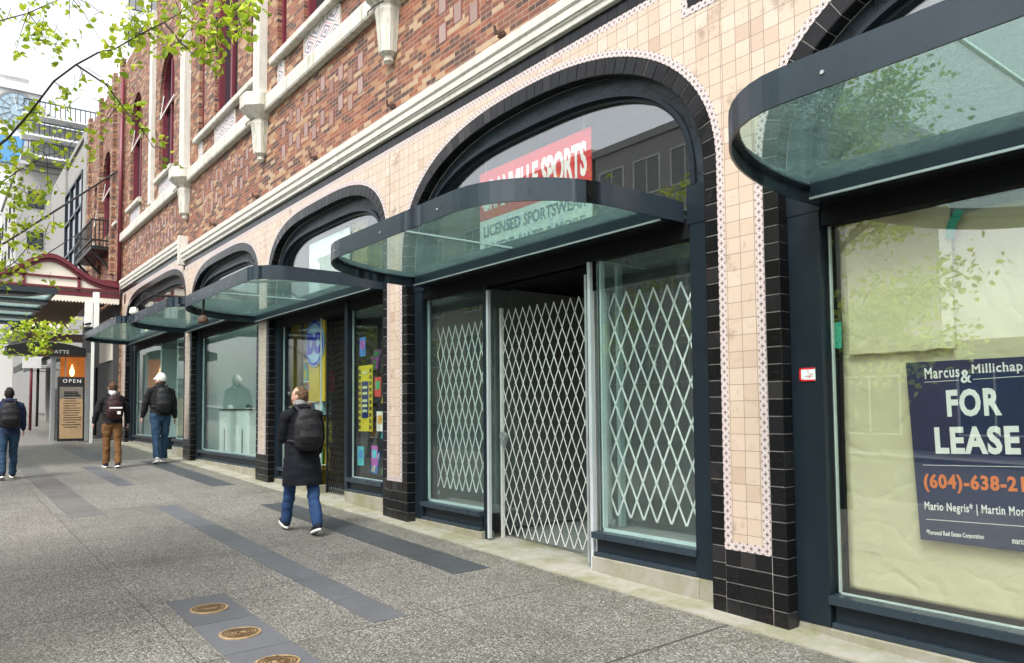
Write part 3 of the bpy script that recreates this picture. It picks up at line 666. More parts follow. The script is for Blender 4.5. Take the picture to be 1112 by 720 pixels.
# iron balcony
def balcony():
    y0,y1,z0,xo=27.0,30.3,5.25,3.95
    f=MB(); f.box(xo,XW,y0,y1,z0,z0+.12); fl=f.build('balcony',M['iron'],BT)
    r=MB()
    for z in (z0+.3,z0+.95): r.bar((xo,y0,z),(xo,y1,z),.05); r.bar((xo,y0,z),(XW,y0,z),.05); r.bar((xo,y1,z),(XW,y1,z),.05)
    n=14
    for i in range(n+1): y=y0+(y1-y0)*i/n; r.bar((xo,y,z0+.1),(xo,y,z0+.95),.022)
    for i in range(6): x=xo+(XW-xo)*i/5; r.bar((x,y0,z0+.1),(x,y0,z0+.95),.03)
    r.build('railing',M['iron'],fl)
    b=MB()
    for y in (y0+.2,(y0+y1)/2,y1-.2): b.bar((xo+.05,y,z0),(XW,y,z0-.55),.07)
    b.build('bracket',M['iron'],fl)
balcony()

# ------------------------------------------------------------------ arch windows and shopfronts
def curve_strip(mb,P,Q,x):
    for i in range(len(P)-1): mb.quad((x,)+P[i],(x,)+Q[i],(x,)+Q[i+1],(x,)+P[i+1])
heads={'lease':1.28,'gate':1.40,'comic':1.50,'shoe':1.70,'far':1.86}
for b in bays:
    zh=heads[b['n']]
    P0=arch_curve(b,0,0,n=60); P1=arch_curve(b,.155,n=60,ex=.3); P2=arch_curve(b,.20,n=60,ex=.42); P3=arch_curve(b,.242,n=60,ex=.5)
    a=MB(); curve_strip(a,P0,P1,4.575); pn=a.build('arch_panel',M['panel'],BT)
    f=MB()
    for A,B_,x0,x1 in ((P1,P2,4.545,4.6),(P2,P3,4.60,4.66)):
        for i in range(len(A)-1):
            f.hexa([(x0,)+A[i],(x0,)+A[i+1],(x0,)+B_[i+1],(x0,)+B_[i],(x1,)+A[i],(x1,)+A[i+1],(x1,)+B_[i+1],(x1,)+B_[i]])
    # transom bar and legs down to the head
    y0,y1=P3[0][0],P3[-1][0]
    for (u,v) in ((P0[0][0],P3[0][0]),(P3[-1][0],P0[-1][0])): f.box(4.55,4.65,min(u,v),max(u,v),zh-.0,b['zs'])
    wf=f.build('arch_window',M['steel'],BT)
    g=MB(); top=[(p[0],p[1]) for p in P3]
    pts=[(4.64,P3[0][0],zh)]+[(4.64,)+p for p in top]+[(4.64,P3[-1][0],zh)]
    g.prism(pts,(.008,0,0)); g.build('pane',M['pane'],wf)
    mu=MB(); yc=(b['y0']+b['y1'])/2
    for y in ((yc-.02,) if b['n']!='gate' else (5.34,)): mu.box(4.90,4.96,y-.06,y+.06,zh,b['zt']-.1)
    mu.build('mullion',M['steel'],wf)
    k=MB(); k.quad((6.2,b['y0'],zh+.1),(6.2,b['y1'],zh+.1),(6.2,b['y1'],3.3),(6.2,b['y0'],3.3)); k.quad((4.7,b['y0'],3.31),(6.2,b['y0'],3.31),(6.2,b['y1'],3.31),(4.7,b['y1'],3.31)); k.quad((4.75,b['y0'],zh+.1),(6.2,b['y0'],zh+.1),(6.2,b['y0'],3.3),(4.75,b['y0'],3.3)); k.quad((4.75,b['y1'],zh+.1),(6.2,b['y1'],zh+.1),(6.2,b['y1'],3.3),(4.75,b['y1'],3.3)); k.build('upper_interior',M['int_grey'],wf)

def room(parent,y0,y1,z0,z1,x0,x1,wallm,floorm,ceilm=None,backm=None):
    r=MB(); r.quad((x0,y0,z0),(x1,y0,z0),(x1,y0,z1),(x0,y0,z1)); r.build('interior_wall',wallm,parent)
    r=MB(); r.quad((x0,y1,z0),(x0,y1,z1),(x1,y1,z1),(x1,y1,z0)); r.build('interior_wall',wallm,parent)
    k=MB(); k.quad((x1,y0,z0),(x1,y1,z0),(x1,y1,z1),(x1,y0,z1)); k.build('back_wall',backm or wallm,parent)
    f=MB(); f.box(x0,x1,y0,y1,z0-.03,z0); f.build('shop_floor',floorm,parent)
    c=MB(); c.box(x0,x1,y0,y1,z1,z1+.05); c.build('shop_ceiling',ceilm or M['int_dark'],parent)
def shopfront(b,posts,panes,sill,plinth,glass,doors=(),xg=4.62):
    zh=heads[b['n']]; y0,y1=b['y0'],b['y1']
    hb=MB(); hb.box(4.572,4.72,y0,y1,zh-.10,zh+.06); sf=hb.build('shopfront',M['steel_dk'],BT)
    for a,c_ in posts: f=MB(); f.box(4.555,4.76,a,c_,max(plinth,gz(4.5,a)),zh+.02); f.build('post',M['steel'],sf,bevel=.004)
    for a,c_ in panes:
        g=MB(); g.box(xg,xg+.008,a,c_,sill,zh-.09); pn=g.build('pane',glass,sf)
        q=MB(); q.box(4.53,4.66,a-.02,c_+.02,sill-.055,sill); q.build('sill',M['steel_lt'],sf,bevel=.004)
        q=MB(); q.box(4.585,4.63,a,c_,plinth+.0,sill-.056); q.build('bulkhead',M['steel'],sf)
        q=MB(); q.box(4.55,4.62,a-.01,c_+.01,plinth,plinth+.035); q.build('base_rail',M['steel_lt'],sf,bevel=.004)
        bw_=.026 if glass is M['pane_teal'] else .010
        q=MB(); q.box(4.63,4.652,a,a+bw_,sill,zh-.1); q.box(4.63,4.652,c_-bw_,c_,sill,zh-.1); q.box(4.63,4.65,a,c_,sill,sill+bw_); q.build('glazing_bead',M['paleframe'],sf)
        q=MB(); q.box(4.545,4.72,a-.03,c_+.03,gz(4.5,a)-.12,plinth-.001); q.build('plinth',M['plinth'],sf,bevel=.012)
    for a,c_ in posts:
        q=MB(); q.box(4.56,4.75,a+.01,c_-.01,gz(4.5,a)-.12,plinth-.002); q.build('post_foot',M['plinth'],sf)
    return sf
# lease unit
b=bays[0]; sfL=shopfront(b,[(2.60,2.83),(-1.5,-1.27)],[(-1.27,2.58)],-1.195,-1.40,M['pane_lease'])
room(sfL,-1.5,2.83,-1.45,2.6,4.9,8,M['int_grey'],M['floor'])
# gate unit
b=bays[1]; sfG=shopfront(b,[(3.43,3.655),(7.60,7.775)],[(3.66,4.74),(6.45,7.60)],-1.055,-1.262,M['pane_teal'])
for q,m_ in (((4.60,4.64,6.385,6.445,gz(4.5,6.4),1.31),'steel'),((4.585,4.625,6.33,6.36,gz(4.5,6.4)+.03,1.25),'alu_pale'),((4.585,4.625,4.79,4.825,gz(4.5,4.8),1.31),'alu_pale'),((4.60,4.65,4.855,4.88,gz(4.5,4.8)+.05,1.2),'alu')):
    j=MB(); j.box(*q); j.build('door_jamb',M[m_],sfG,bevel=.004)
for y in (4.745,6.43):
    j=MB(); j.box(4.63,5.0,y,y+.007,-1.05,1.31); j.build('return_pane',M['pane_teal'],sfG)
for q in ((4.63,4.68,4.70,4.743,-1.05,1.31),(4.9,4.96,4.753,4.79,-1.05,1.31)):
    j=MB(); j.box(*q); j.build('corner_post',M['paleframe'],sfG)
for a,c_ in ((3.45,4.74),(6.45,7.75)):
    j=MB(); j.box(4.66,5.05,a,c_,-1.09,-1.058); j.build('display_shelf',M['floor'],sfG)
j=MB(); j.box(4.66,5.0,4.7,6.5,1.30,1.36); j.build('lobby_soffit',M['steel_dk'],sfG)
room(sfG,3.45,7.75,gz(4.6,5.5)+.0,1.42,4.66,6.9,M['int_grey'],M['floor'],M['steel_dk'],M['int_grey'])
j=MB(); j.box(5.05,6.9,6.9,6.95,-1.35,1.4); j.build('partition',M['int_grey'],sfG)
# comic shop
b=bays[2]; sfC=shopfront(b,[(8.375,8.58),(12.19,12.375),(9.60,9.70)],[(8.60,9.60),(10.68,12.19)],-.91,-1.10,M['pane_clear'])
room(sfC,8.4,12.36,gz(4.6,10),1.52,4.68,6.3,M['int_yel'],M['floor'],M['int_dark'],M['int_dark'])
j=MB(); j.box(4.64,4.66,11.42,11.48,-.9,1.4); j.build('mullion',M['iron'],sfC)
j=MB(); j.box(5.3,5.32,9.6,11.1,-1.2,1.5); j.build('partition',M['int_dark'],sfC)
# shoe shop
b=bays[3]; sfS=shopfront(b,[(12.975,13.2),(16.85,17.09)],[(13.2,16.85)],-.80,-1.0,M['pane_teal'])
room(sfS,13.0,17.06,gz(4.6,15),1.72,4.68,6.2,M['int_pale'],M['int_pale'],M['int_pale'])
# far unit with an angled recessed entrance
b=bays[4]; sfF=shopfront(b,[(17.69,17.9),(23.7,23.99),(23.35,23.45)],[(20.6,23.35),(17.9,19.0)],-.62,-.80,M['pane_teal'])
for y in (20.55,19.0):
    j=MB(); j.box(4.62,5.6,y,y+.01,-.62,1.76); j.build('return_pane',M['pane_teal'],sfF)
    j=MB(); j.box(4.63,5.6,y-.03,y+.04,-1.05,-.63); j.build('bulkhead',M['steel'],sfF)
room(sfF,17.72,23.97,gz(4.6,20),1.88,4.68,6.4,M['int_pale'],M['floor'],M['int_grey'])

# ------------------------------------------------------------------ glass canopies
def canopy(label,y0,y1,zb,xf,rl,rr,rafters=(),rim=.16,xl=1.4,xr=None):
    xw=4.552; yc=(y0+y1)/2
    t=thing('glass_canopy',label,'canopy',(xw,yc,zb),'bowed glass canopies over the shopfronts')
    pts=[(xw,y1)]; n=14
    def corner(cy,r,sgn):  # quarter ellipse from the wall side to the front
        rx=min((xl if sgn>0 else (xr or r*1.05)),xw-xf-.05); out=[]
        for i in range(n+1):
            a=math.pi/2*i/n; out.append((xf+rx-rx*math.sin(a),cy+sgn*(-r+r*math.cos(a))))
        return out
    pts+=corner(y1,rl,1); k=10
    fr_=[(xf-.0,(y1-rl)+((y0+rr)-(y1-rl))*i/k) for i in range(1,k)]
    pts+=fr_+list(reversed(corner(y0,rr,-1)))+[(xw,y0)]
    # remove near duplicates
    q=[pts[0]]
    for p in pts[1:]:
        if math.hypot(p[0]-q[-1][0],p[1]-q[-1][1])>.004: q.append(p)
    pts=q
    N=[]
    for i in range(len(pts)):
        a=pts[max(i-1,0)];c_=pts[min(i+1,len(pts)-1)]; dx,dy=c_[0]-a[0],c_[1]-a[1]; l=math.hypot(dx,dy); N.append((-dy/l,dx/l))
    if sum((p[0]-4.0)*n_[0] for p,n_ in zip(pts,N))>0 and N[len(N)//2][0]<0: N=[(-a,-c_) for a,c_ in N]
    inn=lambda d:[(p[0]+n_[0]*d,p[1]+n_[1]*d) for p,n_ in zip(pts,N)]
    def band(mb,A,B_,z0,z1):
        for i in range(len(A)-1):
            mb.hexa([(*A[i],z0),(*A[i+1],z0),(*B_[i+1],z0),(*B_[i],z0),(*A[i],z1),(*A[i+1],z1),(*B_[i+1],z1),(*B_[i],z1)])
    r=MB(); band(r,pts,inn(.012),zb,zb+rim); band(r,inn(.012),inn(.055),zb+rim*.55,zb+rim*.55+.012)
    ro=r.build('rim',M['steel_lt'],t,fixn=True,smooth=True); ro.data.set_sharp_from_angle(angle=R(35))
    g=MB(); ii=inn(.016); g.prism([(p[0],p[1],zb+rim*.55+.013) for p in ii],(0,0,.012)); g.build('glass',M['canopy_glass'],t,fixn=True)
    bm_=MB(); bm_.box(4.36,4.448,y0+.058,y1-.058,zb+.002,zb+.19); bm_.build('beam',M['steel'],t,bevel=.003)
    fl=MB(); fl.box(4.345,4.359,y0+.06,y1-.06,zb-.002,zb+.012); fl.build('flange',M['alu'],t)
    sb=MB(); sb.box(4.449,4.57,y0+.06,y1-.06,zb+.01,zb+.06); sb.build('soffit',M['steel_dk'],t)
    jn=MB()
    for y in rafters: jn.bar((xf+.06,y,zb+rim*.55+.03),(4.4,y,zb+rim*.55+.03),.02,.012)
    if rafters: jn.build('joint_strip',M['paleframe'],t)
    for y in fr(y0+1.0,y1-1.0,.9):
        bk=MB(); bk.box(xf+.012,xf+.10,y-.012,y+.012,zb+rim*.30,zb+rim*.55); bk.build('bracket',M['steel'],t)
        bk=MB(); bk.tube([(xf-.006,y,zb+rim*.42),(xf+.004,y,zb+rim*.42)],.009,8); bk.build('bolt',M['alu'],t)
    return t
canopy('bowed dark steel and wet glass canopy above the papered window with the lease sign',-1.35,2.60,1.305,2.865,.80,.8,rafters=(1.18,),xl=1.5)
canopy('bowed dark steel and wet glass canopy above the white folding gates and red sports sign',3.70,7.50,1.425,2.95,1.10,.80,rafters=(5.62,),xl=1.45)
canopy('bowed glass canopy above the comic shop, with a gooseneck lamp hung from its far end',8.45,12.85,1.53,2.90,1.55,.35,rafters=(10.6,),xl=1.45)
canopy('bowed glass canopy above the shoe shop window, partly hidden by the comic shop canopy',12.98,17.3,1.73,3.05,1.3,.3)
canopy('farthest bowed glass canopy, low above the entrance behind the man in brown trousers',17.5,23.2,1.90,3.10,1.3,.3)
def lamp(y,z,x,label):
    t=thing('sign_lamp',label,'lamp',(x,y,z),'lamps arching off the canopies')
    a=MB(); a.tube([(4.4,y-1.1,z+.50),(3.3,y-.45,z+.46),(x+.05,y+.1,z+.42),(x-.01,y+.22,z+.36),(x-.02,y+.24,z+.2),(x-.02,y+.24,z+.05)],.016,8); a.build('arm',M['iron'],t,smooth=True)
    h=MB(); h.lathe([(.02,.06),(.05,.04),(.075,-.02),(.07,-.05),(.04,-.055)],(x-.02,y+.24,z),14); h.build('lamp_head',M['rust'],t,smooth=True)
lamp(10.55,1.28,2.98,'black gooseneck lamp with rusty head hanging at the far end of the comic shop canopy')
t=thing('sign_lamp','pale lamp with looped cable lying on top of the shoe shop canopy','lamp',(3.05,15.6,1.9),'lamps arching off the canopies')
a=MB(); a.lathe([(.03,.14),(.07,.12),(.09,.03),(.06,.0)],(3.05,15.75,1.88),14); a.build('lamp_head',M['white'],t,smooth=True)
a=MB(); a.tube([(3.07,15.7,1.98)]+[(3.2+.12*math.sin(k),15.3+.0*k,2.12+.17*math.cos(k)) for k in [i*.6 for i in range(10)]]+[(4.2,15.2,2.2)],.012,6); a.build('cable',M['iron'],t)

# ------------------------------------------------------------------ gates
def lattice(mb,y0,y1,z0,z1,pitch,rows,x,w=.016,th=.004):
    s_=(z1-z0)/(rows*pitch)    # rise per metre so that both ends meet in points
    n=round((y1-y0)/pitch)
    for sg,xo in ((1,0),(-1,.007)):
        for k in range(-rows,n+rows+1):
            ya=y0+k*pitch+ (pitch/2); yb=ya+sg*rows*pitch
            a=(ya,z0); c_=(yb,z1)
            # clip to y0..y1
            f0,f1=0.0,1.0; dy=c_[0]-a[0]
            for lim,side in ((y0,1),(y1,-1)):
                if side*(a[0]-lim)<0 and side*(c_[0]-lim)<0: f0=2; break
                if side*(a[0]-lim)<0: f0=max(f0,(lim-a[0])/dy)
                elif side*(c_[0]-lim)<0: f1=min(f1,(lim-a[0])/dy)
            if f0>=f1: continue
            p=(x+xo,a[0]+dy*f0,a[1]+(c_[1]-a[1])*f0); q=(x+xo,a[0]+dy*f1,a[1]+(c_[1]-a[1])*f1)
            mb.bar(p,q,th,w,(1,0,0)) if False else mb.bar(p,q,w,th,(1,0,0))
def gate(label,y0,y1,z0,z1,pitch,rows,x,mat,lock=None,w=.016,posts=True):
    t=thing('folding_gate',label,'gate',(x,(y0+y1)/2,z0),'folding lattice gates')
    l=MB(); lattice(l,y0,y1,z0,z1,pitch,rows,x,w)
    for m_ in range(1,int(round((y1-y0)/pitch*2))):
        for q_ in range(1,rows*2):
            if (m_+q_)%2: l.box(x-.006,x+.012,y0+m_*pitch/2-w*.42,y0+m_*pitch/2+w*.42,z0+(z1-z0)*q_/(rows*2)-w*.42,z0+(z1-z0)*q_/(rows*2)+w*.42)
    l.v=[(a+.006*math.sin(b_*9+c_*2),b_+.010*noise.noise(Vector((b_*2.2,c_*1.1,x)))+.004*noise.noise(Vector((b_*8,c_*2,x))),c_-.008*math.sin((b_-y0)/(y1-y0)*math.pi)+.005*noise.noise(Vector((b_*5,x,c_)))) for a,b_,c_ in l.v]
    l.build('lattice',M[mat],t)
    if posts:
        p=MB(); p.box(x-.012,x+.02,y0-.035,y0-.005,z0-.08,z1+.02); p.build('post',M[mat],t); p=MB(); p.box(x-.012,x+.02,y1+.005,y1+.035,z0-.08,z1+.02); p.build('post',M[mat],t)
    # rivets and wheel
    wv=MB()
    for y in (y0,y1): wv.tube([(x,y,z0-.07),(x+.03,y,z0-.07)],.03,12)
    wv.build('caster',M['alu'],t)
    if lock:
        k=MB(); k.tube([(x-.06,lock[0],lock[1]),(x-.02,lock[0],lock[1])],.045,16); k.box(x-.07,x-.02,lock[0]-.02,lock[0]+.02,lock[1]-.09,lock[1]-.02); k.build('lock',M['alu'],t,smooth=False)
gate('white folding lattice gate behind the wide glass window right of the open doorway',3.69,4.74,-.93,1.02,.15,6,4.76,'gate_white',w=.0165)
gate('white folding lattice gate behind the narrow glass window left of the open doorway',6.62,7.62,-.90,.98,.13,6,4.76,'gate_white',w=.0145)
gate('thin white folding lattice gate with round padlock drawn across the open doorway',4.98,6.36,-1.30,1.06,.122,9,4.80,'gate_grey',lock=(6.30,-.28),w=.0095)
gate('black folding lattice gate pushed together beside the comic shop entrance',9.76,10.66,-1.2,1.36,.06,14,4.74,'iron',w=.012)

# ------------------------------------------------------------------ lease window dressing
def sheet_paper(name,label,y0,y1,z0,z1,x,seed,torn=False,amp=.012):
    b=MB(); ny,nz=90,90; V=[]
    for i in range(ny+1):
        for k in range(nz+1):
            y=y0+(y1-y0)*i/ny; z=z0+(z1-z0)*k/nz
            if torn and k==0: z+=.03*noise.noise(Vector((y*9,seed,0)))
            d=amp*(noise.noise(Vector((y*1.7,z*1.3,seed)))+.9*(.5-abs(noise.noise(Vector((y*2.6+z*2.2,z*1.2-y*.6,seed+3)))))+.55*(.5-abs(noise.noise(Vector((y*5.5-z*4.5,z*2.5+y*1.5,seed+9)))))+.12*noise.noise(Vector((y*14,z*12,seed))))
            V.append((x+d,y,z))
    b.v=V
    for i in range(ny):
        for k in range(nz): a=i*(nz+1)+k; b.f.append((a,a+1,a+nz+2,a+nz+1))
    o=b.build(name,M['paper'],smooth=True); md=o.modifiers.new('t','SOLIDIFY'); md.thickness=.001
    return tag(o,label,'paper sheet')
sheet_paper('window_paper','large wrinkled beige paper sheet covering the lease window from behind',-1.25,2.56,-1.17,1.13,4.722,2,amp=.012)
sheet_paper('window_paper','narrow paper sheet with torn lower edge taped over the larger paper at the lease window',1.86,2.50,.33,1.19,4.69,7,True,.008)
def lease_sign():
    xs=4.672; t=thing('lease_sign','navy blue for lease sign with white and orange lettering in the papered window','sign',(xs,1.75,-.77))
    tl=-.028
    b=MB(); yl,yr=2.135,1.36; 
    b.hexa([(xs,yl-.05,-.79),(xs,yr-.05,-.79),(xs,yr,.262),(xs,yl,.262),(xs+.004,yl-.05,-.79),(xs+.004,yr-.05,-.79),(xs+.004,yr,.262),(xs+.004,yl,.262)])
    b.build('panel',M['navy'],t,fixn=True)
    X=xs-.001; W_,O_=M['ink_white'],M['ink_orange']
    RT=.032
    def st(body,y,z,wd,ht,m_,bold): text(body,.2,(X,y,z),m_,t,bold=bold,rot=RT,fit=(wd,ht),depth=.0015,space=1.12)
    st('Marcus',2.025,.158,.190,.066,W_,.003); st('&',1.829,.128,.055,.076,W_,.004); st('Millichap',1.768,.164,.250,.068,W_,.003)
    st('FOR',1.908,-.066,.282,.158,W_,.008); st('LEASE',1.980,-.282,.436,.158,W_,.008)
    st('(604)-638-21',2.052,-.508,.520,.108,O_,.007); st('Mario Negris* | Martin Mor',2.053,-.628,.515,.066,W_,.003)
    st('*Personal Real Estate Corporation',2.048,-.764,.305,.036,W_,.003); st('marcu',1.604,-.752,.065,.024,W_,.003)
    r=MB()
    for z,a,e_ in ((.140,2.03,1.50),(-.350,2.055,1.40),(-.668,2.048,1.40)): r.bar((X-.001,a,z),(X-.001,e_,z+(a-e_)*.032),.003,.003,(1,0,0)) if (z<0) else (r.bar((X-.001,a,z),(X-.001,1.84,z+.006),.003,.003,(1,0,0)),r.bar((X-.001,1.765,z+.008),(X-.001,1.5,z+.017),.003,.003,(1,0,0)))
    r.build('rule_line',W_,t)
lease_sign()
t=MB(); t.box(4.549,4.554,2.655,2.765,.17,.255); st=t.build('sticker',M['bannerw']); tag(st,'small white and red sticker on the dark post beside the lease window','sticker')
t=MB()
for (a,b_,c_,d) in ((2.655,2.765,.246,.256),(2.655,2.765,.169,.179),(2.753,2.766,.17,.255)): t.box(4.5475,4.5495,a,b_,c_,d)
for k in range(9): y=2.665+random.random()*.08; z=.185+random.random()*.05; t.bar((4.548,y,z),(4.548,y+.02,z+random.uniform(-.015,.015)),.004,.002)
t.build('red_print',M['red'],st)
for (y,z,dy,dz,lb) in ((1.80,1.13,.05,-.16,'teal tape strip at the top of the papered lease window'),(2.56,.55,.0,-.17,'teal tape strip on the left edge of the papered lease window')):
    t=MB(); t.bar((4.675,y,z),(4.675,y+dy,z+dz*.5),.004,.05,(0,1,0)); t.bar((4.675,y+dy,z+dz*.5),(4.672,y+dy*1.2,z+dz),.004,.05,(0,1,0)); tag(t.build('tape_strip',M['tape']),lb,'tape')

# ------------------------------------------------------------------ sports banner
def banner():
    x=4.668; t=thing('sports_banner','red and white store banner with white lettering hanging inside the arched window','banner',(x,5.7,1.72))
    y1,y0=6.57,4.83
    a=MB(); a.box(x,x+.006,y0,y1,2.03,2.555); a.build('red_panel',M['red'],t); a=MB(); a.box(x,x+.006,y0,y1,1.50,2.028); a.build('white_panel',M['bannerw'],t)
    text('GRANVILLE SPORTS',.325,(x-.001,6.53,2.12),M['ink_white'],t,bold=.012,fit=(1.64,.33))
    text('LICENSED SPORTSWEAR',.135,(x-.001,6.50,1.84),M['slategrey'],t,bold=.003,fit=(1.60,.125))
    text('JERSEYS, HATS & MORE',.135,(x-.001,6.50,1.62),M['slategrey'],t,bold=.003,fit=(1.58,.145))
    for y in (y0+.1,y1-.1): h=MB(); h.tube([(x+.01,y,2.5),(x+.01,y,2.9)],.005,6); h.build('hanger',M['alu'],t)
banner()

# ------------------------------------------------------------------ comic shop contents
def comic():
    y,z,x=11.16,1.06,4.70
    t=thing('comic_sign','round blue comic publisher sign on a yellow panel behind the shop door glass','sign',(x,y,z))
    p=MB(); p.box(x+.05,x+.07,10.80,11.40,.15,1.40); p.build('backing_panel',M['int_yel'],t)
    d=MB(); n=40; d.prism([(x+.03,y+.37*math.cos(2*math.pi*i/n),z+.37*math.sin(2*math.pi*i/n)) for i in range(n)],(.015,0,0)); d.build('disc',simple('pale_blue',(.28,.45,.66),.4),t)
    r=MB()
    for i in range(n):
        a0,a1=2*math.pi*i/n,2*math.pi*(i+1)/n; f=lambda q,a_:(x+.028,y+q*math.cos(a_),z+q*math.sin(a_)); r.quad(f(.31,a0),f(.35,a0),f(.35,a1),f(.31,a1))
    r.build('ring',simple('royal_blue',(.015,.03,.42),.4),t)
    text('DC',.40,(x+.024,y+.25,z-.17),simple('royal_blue',(.015,.03,.42)),t,bold=.03,fit=(.50,.34))
comic()
cols=[(.5,.06,.05),(.03,.16,.45),(.55,.4,.03),(.06,.30,.12),(.35,.08,.32),(.6,.58,.5),(.04,.04,.05),(.05,.38,.42),(.6,.25,.04)]
def shelf(y0,y1,z,x0,x1,label):
    s_=MB(); s_.box(x0,x1,y0,y1,z,z+.02); s_.box(x0,x0+.012,y0,y1,z+.02,z+.05); tag(s_.build('display_shelf',M['iron']),label,'shelf','display shelves in the comic shop window')
for z,nm in ((-.90,'lowest'),(-.42,'second'),(.05,'third'),(.50,'topmost')): shelf(8.62,9.56,z,4.75,5.05,nm+' dark shelf of books behind the comic shop window right of the black gate')
pos=['far end','middle','near end']
for zi,(z,nm) in enumerate(((-.88,'lowest'),(-.40,'second'),(.07,'third'),(.52,'topmost'))):
    for k in range(3):
        if zi==2 and k==0: continue
        y=9.38-k*.33; h=.30+.05*random.random(); c_=cols[(zi*4+k*2+1)%len(cols)]
        t=thing('comic_book',['upright','slanted','leaning'][k]+' comic book on the %s shelf of the comic shop window, %s'%(nm,pos[k]),'book',(4.86,y,z),'comic books on the window shelves')
        b_=MB(); b_.hexa([(4.83,y-.1,z),(4.83,y+.1,z),(4.845,y+.1,z),(4.845,y-.1,z),(4.90,y-.1,z+h),(4.90,y+.1,z+h),(4.915,y+.1,z+h),(4.915,y-.1,z+h)]); b_.build('cover',simple('cover%d'%((zi*4+k*2+1)%len(cols)),c_,.35,var=.5,scale=18),t,fixn=True)
        b_=MB(); q=lambda yy,zz:(4.827+.07*(zz-z)/h,yy,zz)
        b_.quad(q(y-.08,z+h*.70),q(y+.08,z+h*.70),q(y+.08,z+h*.93),q(y-.08,z+h*.93)); b_.quad(q(y-.05,z+h*.12),q(y+.06,z+h*.12),q(y+.03,z+h*.58),q(y-.03,z+h*.58)); b_.build('cover_art',simple('art%d'%((zi+k)%5),cols[(zi+k*3+5)%len(cols)],.4,var=.4,scale=25),t)
t=thing('window_poster','yellow bordered poster with dark blue panel in the comic shop window','poster',(4.70,9.45,.1))
b_=MB(); b_.box(4.70,4.706,9.14,9.55,-.28,.62); b_.build('board',simple('poster_yellow',(.62,.50,.03),.5),t)
b_=MB(); b_.box(4.696,4.699,9.25,9.45,-.10,.40); b_.build('blue_panel',simple('poster_blue',(.015,.035,.14),.5),t)
b_=MB()
for z in (.50,.30,.22,.12,.05,-.02): b_.box(4.693,4.6955,9.28,9.42,z,z+.035)
b_.build('print_line',simple('poster_print',(.55,.6,.3),.5),t)
b_=MB()
for k in range(10): z=-.25+k*.085; b_.box(4.694,4.699,9.16,9.22,z,z+.05); b_.box(4.694,4.699,9.48,9.54,z,z+.05)
b_.build('border_print',simple('poster_dark',(.10,.08,.03),.5),t)
# merchandise left of the gate
for k,(y,z,w_,h,c_,nm) in enumerate(((11.0,.30,.24,.32,(.5,.03,.05),'red toy box under the round blue sign'),(11.12,-.06,.28,.30,(.30,.5,.5),'pale teal toy box under the round blue sign'),(11.1,-.5,.3,.34,(.35,.3,.05),'mustard toy box near the shop door, low down'))):
    t=thing('toy_box',nm,'box',(4.85,y,z),'toy boxes in the comic shop'); b_=MB(); b_.box(4.79,4.95,y-w_/2,y+w_/2,z,z+h); b_.build('carton',simple('carton%d'%k,c_,.4,var=.5,scale=12),t,bevel=.006)
    b_=MB(); b_.box(4.785,4.79,y-w_*.33,y+w_*.33,z+h*.2,z+h*.75); b_.build('window',simple('cartonw%d'%k,cols[(k*2+3)%9],.3,var=.6,scale=30),t)
    q=MB(); q.box(4.77,5.0,y-.2,y+.2,z-.015,z-.002); tag(q.build('display_shelf',M['iron']),'small dark shelf carrying the '+nm.split(' in ')[0].split(' high')[0].split(' half')[0].split(' low')[0].split(' above')[0].split(' under')[0].split(' near')[0]+(' by the sign' if k in(0,1) else ''),'shelf','display shelves in the comic shop window')
t=thing('window_board','white sheet with faint blue line drawings behind the arched glass over the comic shop','board',(4.668,10.5,1.6))
b_=MB(); b_.box(4.668,4.674,9.78,11.22,1.58,2.62); b_.build('sheet',M['bannerw'],t)
b_=MB(); rn=random.Random(4)
for k in range(26): y=9.9+rn.random()*1.2; z=1.7+rn.random()*.8; b_.bar((4.667,y,z),(4.667,y+rn.uniform(-.09,.09),z+rn.uniform(-.07,.07)),.012,.002,(1,0,0))
for k in range(9): b_.box(4.6665,4.6675,9.8+k*.16,9.804+k*.16,1.6,2.6)
b_.build('line_drawing',simple('faint_blue',(.25,.38,.45),.5),t)
t=MB()
for k in range(6): t.box(4.70,4.72+.01*(k%2),9.30+k*.075,9.37+k*.075,1.58,2.66)
tag(t.build('curtain',simple('tan_curtain',(.34,.25,.13),.8)),'tan curtain strip beside the white sheet over the comic shop','curtain')
rn=random.Random(9)
hues=['crimson','navy blue','mustard','dark green','purple','off white','charcoal','turquoise','orange']
n=0
for r_,z in enumerate((-.86,-.52,-.18,.16,.50,.84)):
    for k in range(4):
        y=12.10-k*.165+rn.uniform(-.02,.02)
        if y<11.5: continue
        c_=n%9; t=thing('figure_box','%s boxed figure, %s on the %s stock row left of the shop mullion'%(hues[c_],['first','second','third','fourth'][k],['lowest','second lowest','third','fourth','second highest','top'][r_]),'box',(4.86,y,z),'boxed figures stacked in the comic shop window')
        h=.24+.07*rn.random(); b_=MB(); b_.box(4.97,5.06,y-.07,y+.07,z,z+h); b_.build('carton',simple('figure%d'%c_,cols[c_],.35,var=.5,scale=16),t,bevel=.004)
        b_=MB(); b_.box(4.966,4.969,y-.05,y+.05,z+.04,z+h*.65); b_.build('window',simple('figurew%d'%((c_+4)%9),cols[(c_+4)%9],.3,var=.7,scale=40),t); n+=1
b_=MB(); b_.box(5.10,5.12,11.42,12.3,-.95,1.45); tag(b_.build('backing_panel',M['int_yel']),'yellow backing panel behind the stacked boxed figures','panel')
for r_,z in enumerate((-.875,-.535,-.195,.145,.485,.825)):
    q=MB(); q.box(4.955,5.095,11.5,12.25,z,z+.012); tag(q.build('display_shelf',M['white']),'thin white shelf carrying the %s row of boxed figures'%['lowest','second lowest','third','fourth','second highest','top'][r_],'shelf','display shelves in the comic shop window')
